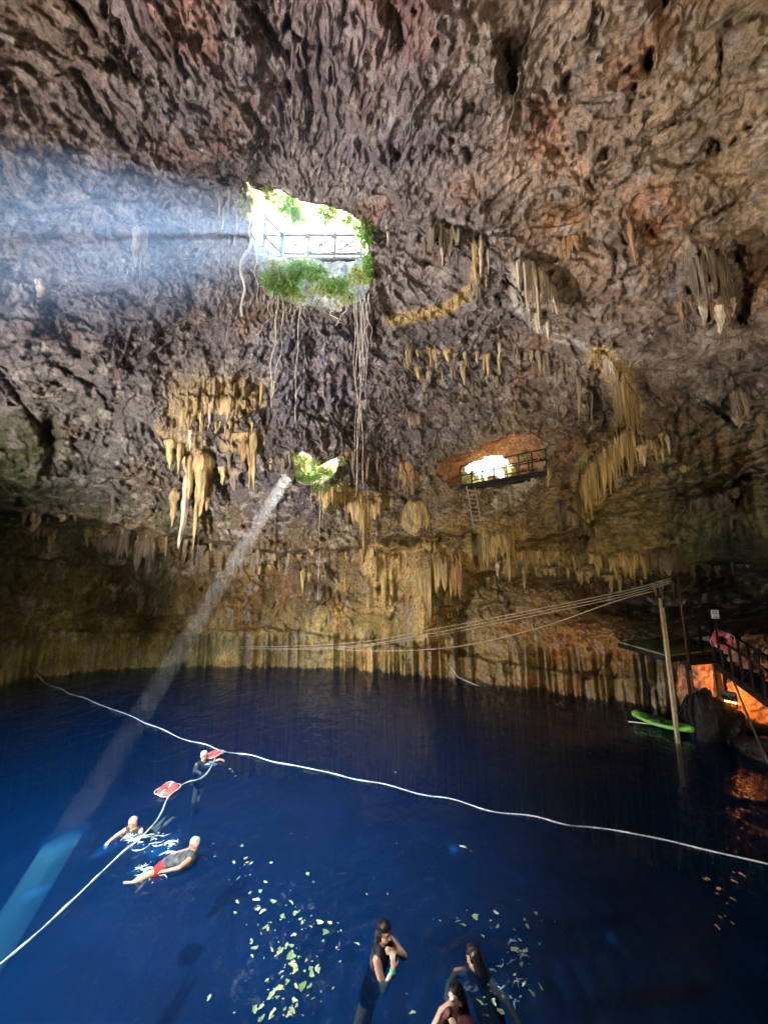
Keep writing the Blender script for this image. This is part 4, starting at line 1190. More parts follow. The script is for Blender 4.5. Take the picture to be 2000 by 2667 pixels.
root(662, 560, 815, .085, .10, 'thick twisted root at the left edge of the opening, hooked at its end', .2, -.45)
root(672, 640, 790, .03, .05, 'thin root just right of the thick twisted root', .15)
root(702, 764, 880, .03, .08, 'short crooked root below the left rim of the opening', .1, -.2)
root(722, 776, 1060, .04, .05, 'long pale root left of a close pair below the opening', .1)
root(737, 784, 1056, .035, .05, 'long pale root, right one of a close pair below the opening', .1, -.15)
root(780, 798, 1098, .03, .05, 'single long root below the middle of the opening', .1)
for px, y1 in ((752, 838), (758, 848), (766, 842), (772, 830), (786, 850), (792, 858), (716, 845), (744, 862)):
    root(px, 792, y1, .018, .04, 'short thin root in the fringe along the lower left rim', .1, grp='short roots of the lower rim')
root(905, 794, 846, .035, .08, 'short curled root below the right part of the rim', .1, -.45)
root(862, 802, 842, .03, .08, 'short hooked root at the lowest point of the rim', .1, .3)
for px, y1, r in ((932, 1296, .024), (938, 1294, .022), (946, 1290, .020), (926, 1200, .02), (952, 1010, .024), (957, 960, .022), (962, 905, .022), (949, 1060, .02), (941, 990, .028)):
    root(px, 770, y1, r, .06, 'long thin root in the bundle below the right rim', .12, grp='bundle of roots at the right rim')
root(836, 1250, 1562, .018, .02, 'very long root hanging below the niche towards the water', .3)
root(842, 1240, 1370, .016, .02, 'shorter root beside the very long one below the niche', .3)
root(812, 1262, 1350, .014, .02, 'thin short root below the left part of the niche', .3)
root(592, 855, 930, .012, .02, 'lone thin root on the wall left of the opening', .1)

# ------------------------------------------------------------------ lookout railing at the big opening
WOOD = mat('weathered_wood', (.20, .17, .13), .8, .4, 8, .3)
WOODB = mat('blue_painted_post', (.16, .24, .30), .6, .3, 8, .2)
FZ = 18.25
A = at_z(734, 668, FZ); Bp = at_z(940, 668, FZ); Lp_ = at_z(688, 622, FZ)
t = thing('lookout_railing', 'wooden lookout railing with crossed braces above the large opening', 'railing', loc=A)
loc0 = Vector(A)


def rel(p): return Vector(p) - loc0


up = Vector((0, 0, 1))
bays = [(Lp_, A)] + [(A.lerp(Bp, i / 3), A.lerp(Bp, (i + 1) / 3)) for i in range(3)]
for i, p in enumerate([Lp_, A, bays[1][1], bays[2][1], Bp]):
    mb = MB(); w = .17 if i == 1 else .11
    mb.bar(rel(p) - up * .4, rel(p) + up * 1.12, w); mb.build('post', WOODB if i in (1, 4) else WOOD, t)
for a, b in bays:
    for h in (1.04, .14):
        mb = MB(); mb.bar(rel(a) + up * h, rel(b) + up * h, .07, .09); mb.build('rail', WOOD, t)
    for h0, h1, o_ in ((.18, 1.0, .0), (1.0, .18, .045)):
        mb = MB(); mb.bar(rel(a) + up * h0 + Vector((0, o_, 0)), rel(b) + up * h1 + Vector((0, o_, 0)), .045, .06); mb.build('brace', WOOD, t)
ex = (Bp - A).normalized(); ey = Vector((-ex.y, ex.x, 0))
mb = MB(); mb.bar(A - ex * 1.6 + ey * .75 - up * .17, Bp + ex * 2.2 + ey * .75 - up * .17, .9, .26)
tag(mb.build('sun_block_bank', MATS['forest_floor']), 'added bank blocking sunlight below the lookout deck', kind='structure')  # added so that no sunlight passes under the deck
d = thing('lookout_deck', 'plank deck on joists behind the crossed railing', 'deck', loc=A)
for k in range(5):
    mb = MB(); o_ = ey * (.10 + k * .17)
    mb.bar(rel(A) - ex * .8 + o_, rel(Bp) + ex * .8 + o_, .155, .04); mb.build('plank', WOOD, d)
mb = MB(); mb.bar(rel(A) - ex * .7 - up * .09, rel(Bp) + ex * .7 - up * .09, .08, .12); mb.build('edge_beam', WOOD, d)
for k in range(11):
    q = rel(A).lerp(rel(Bp), k / 10)
    mb = MB(); mb.bar(q - ey * .16 - up * .21, q + ey * 1.6 - up * .21, .09, .12); mb.build('joist', WOOD, d)

# ------------------------------------------------------------------ steel walkway and ladder by the gallery
STEEL = mat('black_steel', (.018, .017, .016), .55, .4, 12, .2)
WL = at_depth(1200, 1268, 19.0); WR = at_depth(1424, 1228, 16.4)
WZ = (WL.z + WR.z) / 2; WL.z = WR.z = WZ
wx_ = (WR - WL).normalized(); wy_ = Vector((-wx_.y, wx_.x, 0))
if wy_.y < 0: wy_ = -wy_
t = thing('walkway', 'dark steel walkway with railing jutting out in front of the orange gallery', 'walkway', loc=WL)
loc0 = WL.copy()
Ln = (WR - WL).length; WD = 1.25
mb = MB()
for k in range(3):
    mb.bar(wy_ * (WD * k / 2) - up * .06, wx_ * Ln + wy_ * (WD * k / 2) - up * .06, .10, .18)
mb.build('beam', STEEL, t)
nb = int(Ln / .28)
for k in range(nb):
    mb = MB(); c_ = wx_ * ((k + .5) * Ln / nb) + wy_ * WD / 2 + up * .055
    mb.bar(c_ - wy_ * (WD / 2 + .03), c_ + wy_ * (WD / 2 + .03), Ln / nb - .02, .035); mb.build('deck_plate', STEEL, t)
for side in (0, 1):
    n = 7
    for k in range(n + 1):
        b_ = wx_ * (Ln * k / n) + wy_ * (WD * side)
        mb = MB(); mb.bar(b_ + up * .04, b_ + up * 1.02, .04); mb.build('post', STEEL, t)
    for h in (1.03, .55):
        mb = MB(); mb.bar(wy_ * (WD * side) + up * h, wx_ * Ln + wy_ * (WD * side) + up * h, .045); mb.build('handrail', STEEL, t)
for h in (1.03, .55):
    mb = MB(); mb.bar(wx_ * Ln + up * h, wx_ * Ln + wy_ * WD + up * h, .045); mb.build('handrail', STEEL, t)
LT = at_depth(1226, 1272, 18.7); LB = at_depth(1246, 1384, 18.3)
t = thing('ladder', 'thin grey metal ladder leaning on the rock below the walkway', 'ladder', loc=LB)
GREY = mat('grey_metal', (.45, .44, .40), .5, .3, 12, .1)
for s in (-1, 1):
    mb = MB(); mb.bar(Vector((s * .2, 0, 0)), LT - LB + Vector((s * .2, 0, .1)), .05); mb.build('stile', GREY, t)
for k in range(10):
    q = (LT - LB) * ((k + .5) / 10)
    mb = MB(); mb.bar(q - Vector((.2, 0, 0)), q + Vector((.2, 0, 0)), .035); mb.build('rung', GREY, t)
# ------------------------------------------------------------------ cables over the water
CABLE = mat('pale_cable', (.62, .56, .42), .6, .2, 20, .1)


def cable(pts, r, label, grp='cables across the pool'):
    P = [at_depth(*q) for q in pts]
    out = []
    for i in range(len(P) - 1):
        p0, p1, p2, p3 = P[max(i - 1, 0)], P[i], P[i + 1], P[min(i + 2, len(P) - 1)]
        for k in range(10):
            t = k / 10
            out.append(.5 * ((2 * p1) + (p2 - p0) * t + (2 * p0 - 5 * p1 + 4 * p2 - p3) * t * t + (3 * p1 - p0 - 3 * p2 + p3) * t ** 3))
    out.append(P[-1])
    mb = MB(); mb.tube(out, r, 6)
    return tag(mb.build('cable', CABLE, None, True), label, 'cable', grp)


cable([(1748, 1506, 13.0), (1600, 1545, 14.2), (1311, 1604, 16.5), (1112, 1642, 18.0), (901, 1676, 19.8), (600, 1685, 22.0), (372, 1672, 24.2)], .017, 'uppermost of the bundled cables running across the far side')
cable([(1748, 1512, 13.0), (1600, 1552, 14.2), (1311, 1612, 16.5), (1112, 1652, 18.0), (901, 1684, 19.8), (600, 1690, 22.0), (390, 1680, 24.2)], .017, 'middle one of the bundled cables running across the far side')
cable([(1746, 1518, 13.0), (1600, 1559, 14.2), (1311, 1620, 16.5), (1112, 1660, 18.0), (901, 1688, 19.8), (700, 1693, 21.4)], .015, 'lowest of the bundled cables, ending before the left wall')
cable([(1700, 1540, 13.4), (1600, 1567, 14.0), (1414, 1632, 15.6), (1233, 1677, 17.0), (1112, 1692, 18.0), (980, 1696, 19.2), (878, 1692, 20.0)], .019, 'slack single cable sagging below the bundle')

# ------------------------------------------------------------------ ropes on the water
ROPE = mat('wet_rope', (.60, .72, .76), .7, .4, 30, .3)
ROPEG = mat('algae_rope', (.48, .64, .54), .7, .4, 30, .3)


def water_rope(pts, r, m, label, z=.02, wig=.03, lumps=.25):
    P = [at_z(x, y, z) for x, y in pts]
    out, rr = [], []
    for i in range(len(P) - 1):
        p0, p1, p2, p3 = P[max(i - 1, 0)], P[i], P[i + 1], P[min(i + 2, len(P) - 1)]
        n = max(6, int((p2 - p1).length / .12))
        for k in range(n):
            t = k / n
            q = .5 * ((2 * p1) + (p2 - p0) * t + (2 * p0 - 5 * p1 + 4 * p2 - p3) * t * t + (3 * p1 - p0 - 3 * p2 + p3) * t ** 3)
            s = q.x * 3.1 + q.y * 2.3
            q = q + Vector((math.sin(s * 1.3) * wig, math.cos(s * 2.1) * wig, math.sin(s * 1.7) * .02))
            out.append(q); rr.append(r * (1 + lumps * (math.sin(s * 4.3) * .5 + random.uniform(-.6, .6))))
    out.append(P[-1]); rr.append(r)
    mb = MB(); mb.tube(out, rr, 7)
    return tag(mb.build('floating_rope', m, None, True), label, 'rope', 'ropes floating on the pool')


water_rope([(122, 1782), (215, 1818), (330, 1862), (480, 1925), (590, 1956), (760, 1993), (1000, 2045), (1270, 2107), (1450, 2142), (1620, 2168), (1800, 2203), (2030, 2262)], .0135, ROPE, 'long white rope stretched over the whole pool from left to right')
water_rope([(590, 1957), (562, 1976), (530, 2018), (478, 2048), (436, 2078), (412, 2118), (398, 2144), (365, 2188), (318, 2226), (250, 2282), (170, 2362), (90, 2440), (-40, 2548)], .0145, ROPEG, 'greenish rope branching off past the two life rings to the lower left', wig=.045, lumps=.5)
P0 = on_smooth(80, 1728, .3)
cable_o = MB(); cable_o.tube([P0, P0.lerp(at_z(117, 1779, 0), .5) - Vector((0, 0, .1)), at_z(117, 1779, -.05), at_z(170, 1800, -.2)], .03, 6)
tag(cable_o.build('mooring_rope', ROPE, None, True), 'short pale rope running from the far left wall into the water', 'rope')
P0 = on_smooth(1174, 1738, .3)
cable_o = MB(); cable_o.tube([P0, P0.lerp(at_z(1205, 1768, .1), .6) - Vector((0, 0, .15)), at_z(1242, 1786, 0), at_z(1290, 1798, -.2)], .03, 6)
tag(cable_o.build('mooring_rope', ROPE, None, True), 'short pale rope hanging from the fluted far wall into the water', 'rope')

# ------------------------------------------------------------------ life rings
RED = mat('ring_red', (.72, .10, .10), .45, .25, 8, .1)
WHITE = mat('ring_white', (.75, .75, .72), .5, .15, 8, .05)
GRAB = mat('grab_line', (.7, .7, .66), .7)


def life_ring(label, P, M, Rr=.27, rr=.085, bands=4, a_off=.4):
    t = thing('life_ring', label, 'life ring', 'red life rings', P)
    mb = MB(); mb.torus((0, 0, 0), Rr, rr, M, 40, 12, flat=.6); ro = mb.build('ring', RED, t, True)
    for k in range(bands):
        a = a_off + 2 * math.pi * k / bands
        mb = MB(); mb.torus((0, 0, 0), Rr, rr + .006, M, 5, 12, a - .16, a + .16, .61); mb.build('reflective_band', WHITE, ro, True)
    mb = MB()
    pts = [M @ Vector(((Rr + rr + .02 + .03 * math.sin(4 * a)) * math.cos(a), (Rr + rr + .02 + .03 * math.sin(4 * a)) * math.sin(a), .01)) for a in [2 * math.pi * k / 48 for k in range(49)]]
    mb.tube(pts, .009, 5, False); mb.build('grab_line', GRAB, t, True)
    return t


life_ring('red life ring with white bands floating alone on the greenish rope', at_z(437, 2057, .06), Matrix.Rotation(math.radians(8), 3, 'X'), .125, .098, 2, 1.4)
life_ring('red life ring held by the swimmer near the rope junction', at_z(556, 1966, .07), Matrix.Rotation(math.radians(-10), 3, 'Y'), .125, .098, 2, .3)

# ------------------------------------------------------------------ landing platform, pole, stairs on the right
TURF = mat('deck_turf', (.34, .42, .26), .95, .3, 40, .3)
DARKW = mat('dark_wet_wood', (.022, .018, .015), .7, .4, 9, .3)
PIPE = mat('cream_pipe', (.62, .52, .33), .45, .2, 6, .05)
DZ_ = 2.5
dl, db, dr_, df_ = at_z(1611, 1671, DZ_), at_z(1690, 1664, DZ_), at_z(1880, 1690, DZ_), at_z(1738, 1707, DZ_)
t = thing('landing_platform', 'dark timber landing platform with green deck on posts beside the stairs', 'platform', loc=df_)
loc0 = df_.copy()


def slab(mb, quad, th):
    mb.add([q for q in quad] + [q - up * th for q in quad], [(0, 1, 2, 3), (7, 6, 5, 4), (0, 4, 5, 1), (1, 5, 6, 2), (2, 6, 7, 3), (3, 7, 4, 0)])


mb = MB(); slab(mb, [rel(dl), rel(df_), rel(dr_), rel(db)], .05); mb.build('deck', TURF, t)
for a, b in ((dl, df_), (df_, dr_), (dr_, db), (db, dl)):
    mb = MB(); mb.bar(rel(a) - up * .13, rel(b) - up * .13, .08, .15); mb.build('edge_beam', DARKW, t)
posts = [df_, df_.lerp(dr_, .38), df_.lerp(dr_, .62), df_.lerp(dr_, .86)]
for i, p in enumerate(posts):
    mb = MB(); mb.bar(rel(p) - up * (.1), rel(p) + up * (1.0 + .25 * (i == 3)), .07); mb.build('rail_post', DARKW, t)
for h in (.95, .5):
    mb = MB(); mb.bar(rel(df_) + up * h - Vector((.1, 0, 0)), rel(dr_) + up * h + (dr_ - df_) * .15, .05); mb.build('handrail', DARKW, t)
for p in (df_.lerp(dr_, .33), df_.lerp(dr_, .85), dl.lerp(db, .7), dr_):
    mb = MB(); mb.bar(rel(p) - up * .1, rel(p) - up * (DZ_ + 1.2), .12); mb.build('leg', DARKW, t)
q = at_z(1783, 1722, DZ_ - .25)
mb = MB(); mb.bar(rel(q), rel(at_z(2030, 1706, DZ_ - .25)), .14, .26); mb.build('main_beam', DARKW, t)
mb = MB(); mb.bar(rel(at_z(1792, 1810, .9)), rel(at_z(1760, 1872, .1)), .07); mb.build('diagonal_brace', DARKW, t)
mb = MB(); mb.bar(rel(df_.lerp(dr_, .33)) - up * .15, rel(df_.lerp(dr_, .33)) - up * 2.4 + Vector((.04, -.09, 0)), .09); mb.build('lamplight_strip', mat('lamplit_timber', (.30, .16, .07), .7, .4, 9, .3), t)  # orange brown strip paints lamplight on the dark leg behind it

bq = at_z(1762, 1935, 0)
p = thing('pipe_pole', 'tall cream pipe pole standing in the water at the platform corner', 'pole', loc=bq)
for k, (dx_, r, h) in enumerate(((0, .045, 4.3), (.075, .03, 4.0))):
    mb = MB(); mb.tube([(dx_, -.02, -1.2), (dx_, -.02, .8), (dx_, 0, h)], r, 10); mb.build('pipe', PIPE, p, True)
for h in (.9, 2.2, 3.4):
    mb = MB(); mb.torus((.035, -.02, h), .07, .012, None, 16, 6); mb.build('clamp', mat('grey_metal', (.16, .16, .15)), p, True)
mb = MB(); a = at_z(1789, 1702, DZ_); zt = z_at(math.hypot(a.x, a.y), 1792, 1500)
mb.tube([a - up * .3, a + up * .8, Vector((a.x, a.y, zt))], [.03, .028, .022], 7)
tag(mb.build('hanging_cable', mat('brown_cable', (.20, .12, .06), .7), None, True), 'brown cable rising from the platform deck to the ledge above', 'cable')

# life ring and sign on the platform
M = Matrix.Rotation(math.radians(90), 3, 'X') @ Matrix.Rotation(math.radians(15), 3, 'Y')
pr = at_depth(1881, 1668, 12.2)
life_ring('red life ring hanging upright on the platform railing', pr, Matrix.Rotation(math.radians(-25), 3, 'Z') @ Matrix.Rotation(math.radians(90), 3, 'X'), .20, .075, 2, .8)
ps = at_depth(1862, 1600, 12.3)
t = thing('notice_sign', 'small white notice board on a post above the hanging life ring', 'sign', loc=ps)
Mz = Matrix.Rotation(math.radians(-30), 3, 'Z')
mb = MB(); mb.box((0, 0, 0), (.20, .015, .27), Mz); bo_ = mb.build('board', WHITE, t)
mb = MB()
mb.torus(Mz @ Vector((0, -.012, .05)), .05, .008, Mz @ Matrix.Rotation(math.pi / 2, 3, 'X'), 16, 5)
mb.bar(Mz @ Vector((-.035, -.012, .085)), Mz @ Vector((.035, -.012, .015)), .012, .006)
for k in range(2): mb.box(Mz @ Vector((0, -.012, -.06 - .035 * k)), (.13, .006, .014), Mz)
mb.build('marking', mat('sign_black', (.04, .04, .04)), bo_)
mb = MB(); mb.bar((0, .03, .1), (0, .03, -1.05), .045); mb.build('post', DARKW, t)

# stairs
t = thing('stairs', 'dark open staircase descending to the right of the landing platform', 'stairs', loc=at_z(1880, 1730, 2.2))
loc0 = at_z(1880, 1730, 2.2)
s0 = at_depth(1862, 1732, 12.6); s1 = at_depth(2040, 1862, 10.2)
o0 = Vector((.95, .75, .12))
for o_ in (Vector(), o0):
    mb = MB(); mb.bar(rel(s0 + o_), rel(s1 + o_), .06, .22); mb.build('stringer', DARKW, t)
for k in range(9):
    c_ = s0.lerp(s1, (k + .5) / 9) + up * .10
    mb = MB(); mb.bar(rel(c_), rel(c_ + o0), .26, .045); mb.build('tread', DARKW, t)
for o_ in (Vector(), o0):
    for k in range(7):
        c_ = s0.lerp(s1, k / 6.3) + o_
        mb = MB(); mb.bar(rel(c_), rel(c_) + up * .95, .05); mb.build('baluster', DARKW, t)
    mb = MB(); mb.bar(rel(s0 + o_) + up * .95, rel(s1 + o_) + up * .95, .05); mb.build('handrail', DARKW, t)
mb = MB(); mb.tube([at_depth(1905, 1762, 11.6), at_depth(1945, 1860, 10.6), at_depth(1990, 1965, 9.4), at_depth(2040, 2080, 8.3)], .028, 8)
tag(mb.build('grab_pole', mat('dull_metal', (.10, .10, .11), .5), None, True), 'slanting dull metal pole running from the stairs down into the water', 'pole')

# dark rocks and a rust coloured wall below the stairs
def rock(name, P, r, m, seed, parent=cave):
    n, k = 60, 40; vs = []
    for j in range(k + 1):
        ph = max(-1.54, min(1.54, -math.pi / 2 + math.pi * j / k))
        for i in range(n):
            th = 2 * math.pi * i / n
            u = Vector((math.cos(ph) * math.cos(th), math.cos(ph) * math.sin(th), math.sin(ph)))
            vs.append((u, 0))
    U = np.array([tuple(v[0]) for v in vs])
    d = 1 + .32 * perlin(U[:, 0] * 1.4 + seed, U[:, 1] * 1.4, U[:, 2] * 1.4) + .22 * np.abs(perlin(U[:, 0] * 3.5 + seed, U[:, 1] * 3.5, U[:, 2] * 3.5)) - .16 * np.abs(perlin(U[:, 0] * 6 + seed, U[:, 1] * 6, U[:, 2] * 6)) + .07 * perlin(U[:, 0] * 12, U[:, 1] * 12, U[:, 2] * 12 + seed)
    co_ = [Vector((u[0] * r[0], u[1] * r[1], u[2] * r[2])) * float(dd) + Vector(P) for u, dd in zip(U, d)]
    mb = MB(); mb.add(co_, [(j * n + i, j * n + (i + 1) % n, (j + 1) * n + (i + 1) % n, (j + 1) * n + i) for j in range(k) for i in range(n)])
    return mb.build(name, m, parent, True)


DROCK = rock_material('dark_wet_rock', False, (.016, .014, .014))
rock('boulder', at_z(1848, 1925, 0) + up * .45, (.42, .4, 1.0), DROCK, 1.5)
rock('boulder', at_z(1893, 1925, 0) + Vector((.2, .2, .25)), (.5, .45, .8), DROCK, 4.5)
rock('boulder', at_z(1815, 1905, 0) + Vector((.2, .3, .1)), (.3, .4, .8), DROCK, 7.5)
rock('boulder', at_z(1985, 1975, 0) + Vector((.5, .3, .0)), (.8, .6, .4), DROCK, 9.5)
rock('rust_boulder', on_smooth(2020, 1770, .1), (1.5, .7, 1.5), ORANGE, 12.5)
rock('rust_boulder', on_smooth(1900, 1760, .0), (1.2, .5, 1.0), ORANGE, 17.5)
rock('rust_boulder', on_smooth(1960, 1860, .1), (1.1, .5, .7), ORANGE, 21.5)
rock('rust_boulder', on_smooth(1830, 1790, .0), (.9, .4, .9), ORANGE, 27.5)
floodlight('small orange floodlight on the rocks below the stairs', on_smooth(1900, 1820, 3.0), on_smooth(1960, 1790, 0), 240, (1.0, .32, .06), 105, .9, .08)

# ------------------------------------------------------------------ kayak
KGREEN = mat('kayak_green', (.30, .80, .14), .45, .3, 5, .1)
ka, kb = at_z(1646, 1866, .1), at_z(1800, 1908, .1)
t = thing('kayak', 'bright green sit-on-top kayak floating beside the pole', 'kayak', loc=ka)
kd = (kb - ka); kl = kd.length * 1.12; kd.normalize(); ks = Vector((-kd.y, kd.x, 0))
if ks.y > 0: ks = -ks
n = 22; sec = 12; vs = []
for i in range(n + 1):
    s = i / n; w = .38 * (math.sin(math.pi * min(1, .06 + s * .9)) ** .55) * (1 if 0 < i < n else .15)
    sheer = .10 * (2 * s - 1) ** 2
    for k in range(sec):
        a = 2 * math.pi * k / sec
        y_ = w * math.cos(a); z_ = .12 * math.sin(a) * (1.0 if math.sin(a) < 0 else .8) * min(1, w / .2)
        if math.sin(a) > .3 and .2 < s < .82 and abs(math.cos(a)) < .75: z_ -= .10          # cockpit well
        vs.append(kd * (s * kl) + ks * y_ + up * (z_ + sheer + .06))
mb = MB(); mb.add(vs, [(i * sec + k, i * sec + (k + 1) % sec, (i + 1) * sec + (k + 1) % sec, (i + 1) * sec + k) for i in range(n) for k in range(sec)] + [tuple(range(sec))[::-1], tuple(n * sec + k for k in range(sec))])
hu = mb.build('hull', KGREEN, t, True)
mb = MB()
mb.bar(kd * (.42 * kl) - ks * .2 + up * .13, kd * (.42 * kl) + ks * .2 + up * .13, .28, .08); mb.build('seat', mat('kayak_seat', (.03, .12, .03), .8), hu)
mb = MB(); mb.tube([kd * (.05 * kl) + up * .25, kd * (.05 * kl) + up * .32, kd * (.12 * kl) + up * .32, kd * (.12 * kl) + up * .22], .014, 6); mb.build('carry_handle', DARKW, hu)
pa, pb = at_z(1636, 1880, .08), at_z(1716, 1888, .16)
t = thing('paddle', 'white paddle lying on the water along the kayak', 'paddle', loc=pa)
mb = MB(); mb.tube([(0, 0, 0), pb - pa], .018, 7); mb.build('shaft', WHITE, t, True)
mb = MB(); mb.ellipsoid((pb - pa) * 1.08, (.2, .08, .02)); mb.build('blade', WHITE, t, True)
# ------------------------------------------------------------------ swimmers
def skin_mat(name, col):
    m, n, l, p = nodes_of(name)
    at = n.new('ShaderNodeAttribute'); at.attribute_name = 'paint'
    x = n.new('ShaderNodeMix'); x.data_type = 'RGBA'; x.blend_type = 'MULTIPLY'; x.inputs[0].default_value = 1
    x.inputs[6].default_value = (*col, 1); l.new(at.outputs['Color'], x.inputs[7])
    l.new(x.outputs[2], p.inputs['Base Color'])
    p.inputs['Roughness'].default_value = .27
    p.inputs['Subsurface Weight'].default_value = 0
    return m


def remeshed(mb, voxel, smooth=3):
    me = bpy.data.meshes.new('tmp'); me.from_pydata(mb.v, [], mb.f)
    o = bpy.data.objects.new('tmp', me); C.objects.link(o)
    md = o.modifiers.new('r', 'REMESH'); md.mode = 'VOXEL'; md.voxel_size = voxel
    ms = o.modifiers.new('s', 'SMOOTH'); ms.factor = .5; ms.iterations = smooth
    dg = bpy.context.evaluated_depsgraph_get()
    out = bpy.data.meshes.new_from_object(o.evaluated_get(dg))
    bpy.data.objects.remove(o); bpy.data.meshes.remove(me)
    out.polygons.foreach_set('use_smooth', [True] * len(out.polygons))
    return out


def person(label, head_at, J, face, tilt, skin, clothes, hair, hair_long=None, size=1.0, watch=None, grasp=.5):
    """J: joint offsets from the head centre in metres (x right, y away, z up); face: direction looked at; tilt: head up axis"""
    O = Vector(head_at)
    J = {k: Vector(v) * size for k, v in J.items()}
    f = Vector(face).normalized(); u = Vector(tilt); u = (u - f * u.dot(f)).normalized(); r_ = f.cross(u)
    Mh = Matrix((r_, f, u)).transposed()
    S = size
    mb = MB(); caps = []

    def cap(a, b, ra, rb, kind):
        mb.rcone(a, b, ra * S, rb * S, 14); caps.append((Vector(a), Vector(b), max(ra, rb) * S, kind))

    H = Vector((0, 0, 0))
    # head
    mb.ellipsoid(H + Mh @ Vector((0, -.012, .018)) * S, (.074 * S, .094 * S, .098 * S), Mh, 18, 14)
    mb.ellipsoid(H + Mh @ Vector((0, .022, -.045)) * S, (.056 * S, .064 * S, .072 * S), Mh, 16, 12)
    mb.rcone(H + Mh @ Vector((0, .082, .012)) * S, H + Mh @ Vector((0, .102, -.028)) * S, .010 * S, .015 * S, 10)
    mb.rcone(H + Mh @ Vector((-.022, .076, -.062)) * S, H + Mh @ Vector((.022, .076, -.062)) * S, .011 * S, .011 * S, 8)
    mb.rcone(H + Mh @ Vector((-.036, .076, .032)) * S, H + Mh @ Vector((.036, .076, .032)) * S, .012 * S, .012 * S, 8)
    for s in (-1, 1): mb.ellipsoid(H + Mh @ Vector((s * .078, -.012, -.008)) * S, (.012 * S, .022 * S, .032 * S), Mh, 8, 6)
    caps.append((H + Mh @ Vector((0, 0, -.06)), H + Mh @ Vector((0, 0, .05)), .09 * S, 'head'))
    cap(H + Mh @ Vector((0, -.025, -.07)) * S, J['neck'], .052, .06, 'neck')
    ch, pe = J['chest'], J['pelvis']
    sl, sr = J['shoulder_l'], J['shoulder_r']
    cap(J['neck'], sl, .055, .055, 'torso'); cap(J['neck'], sr, .055, .055, 'torso')
    ax_ = (sr - sl).normalized()
    spine = (ch - pe).normalized()
    for s in (-1, 1):
        cap(ch + ax_ * (.075 * s * S) + spine * .06 * S, ch + ax_ * (.062 * s * S) - spine * .10 * S, .098, .092, 'torso')
        cap(ch + ax_ * (.06 * s * S) - spine * .10 * S, pe + ax_ * (.06 * s * S), .09, .105, 'torso')
    cap(ch, pe, .10, .10, 'torso')
    for s, k in ((-1, 'l'), (1, 'r')):
        sh, el_, wr_ = J['shoulder_' + k], J['elbow_' + k], J['wrist_' + k]
        cap(sh, el_, .056, .043, 'arm'); cap(el_, wr_, .042, .028, 'forearm')
        d = (J['hand_' + k] - wr_).normalized() if 'hand_' + k in J else (wr_ - el_).normalized()
        pn = Vector(J.get('palm_' + k, Vector((0, 0, -1)))).normalized()
        pn = (pn - d * pn.dot(d)).normalized()
        sd_ = d.cross(pn).normalized() * (1 if k == 'l' else -1)
        Mp = Matrix((sd_, d, pn)).transposed()
        mb.ellipsoid(wr_ + d * .05 * S, (.042 * S, .058 * S, .018 * S), Mp, 12, 8)
        caps.append((wr_, wr_ + d * .16 * S, .04 * S, 'hand'))
        for q, ln in ((-.030, .062), (-.010, .072), (.010, .068), (.029, .052)):
            b0 = wr_ + d * .095 * S + sd_ * q * S; b1 = b0 + (d + pn * grasp * .6 + sd_ * q * 4).normalized() * ln * .55 * S
            b2 = b1 + (d + pn * grasp * 1.8 + sd_ * q * 4).normalized() * ln * .5 * S
            mb.rcone(b0, b1, .0095 * S, .0088 * S, 8); mb.rcone(b1, b2, .0088 * S, .0075 * S, 8)
        b0 = wr_ + d * .03 * S + sd_ * .035 * S; b1 = b0 + (d * .7 + sd_ * .8 + pn * .4).normalized() * .038 * S; b2 = b1 + (d + pn * .5).normalized() * .03 * S
        mb.rcone(b0, b1, .0125 * S, .0105 * S, 8); mb.rcone(b1, b2, .0105 * S, .0085 * S, 8)
        hp, kn, an = pe + ax_ * (.085 * s * S) - spine * .03 * S, J['knee_' + k], J['ankle_' + k]
        cap(hp, kn, .086, .056, 'thigh'); cap(kn, kn.lerp(an, .35), .055, .056, 'calf'); cap(kn.lerp(an, .35), an, .056, .034, 'calf')
        td = (an - kn).normalized(); toe = Vector(J.get('toe_' + k, an + (td * .6 + Vector((0, 0, -.3))).normalized() * .17 * S))
        cap(an, toe, .036, .022, 'foot')
    body = remeshed(mb, .0095 * S)
    nv = len(body.vertices)
    co_ = np.empty(nv * 3, np.float32); body.vertices.foreach_get('co', co_); co_ = co_.reshape(-1, 3)
    no_ = np.empty(nv * 3, np.float32); body.vertices.foreach_get('normal', no_); no_ = no_.reshape(-1, 3)
    best = np.full(nv, 9.0); kind = np.zeros(nv, int); tpar = np.zeros(nv)
    names = []
    for i, (a, b, rad, kd_) in enumerate(caps):
        names.append(kd_)
        a_ = np.array(a); d_ = np.array(b - a); L2 = max(1e-6, float(d_ @ d_))
        t_ = np.clip((co_ - a_) @ d_ / L2, 0, 1)
        dist_ = np.linalg.norm(co_ - a_ - t_[:, None] * d_, axis=1) / rad
        m_ = dist_ < best
        best = np.where(m_, dist_, best); kind = np.where(m_, i, kind); tpar = np.where(m_, t_, tpar)
    kn_ = np.array(names)[kind]
    # face paint: lips, brows, eye line, flush
    hl = (co_ @ np.array(Mh)) / S
    paint = np.ones((nv, 4), np.float32)

    def dab(c, r, col, k=1.0):
        w = np.exp(-((hl[:, 0] - c[0]) / r[0]) ** 2 - ((hl[:, 2] - c[2]) / r[1]) ** 2) * ((hl[:, 1] > .03) & (kn_ == 'head')) * k
        paint[:, :3] = paint[:, :3] * (1 - w[:, None]) + np.array(col) * w[:, None]
    dab((0, 0, -.062), (.024, .009), (.75, .40, .40))
    for s in (-1, 1):
        dab((s * .032, 0, .014), (.015, .008), (.16, .12, .10)); dab((s * .032, 0, .036), (.020, .006), (.35, .28, .22)); dab((s * .045, 0, -.03), (.02, .02), (1.05, .82, .78), .7)
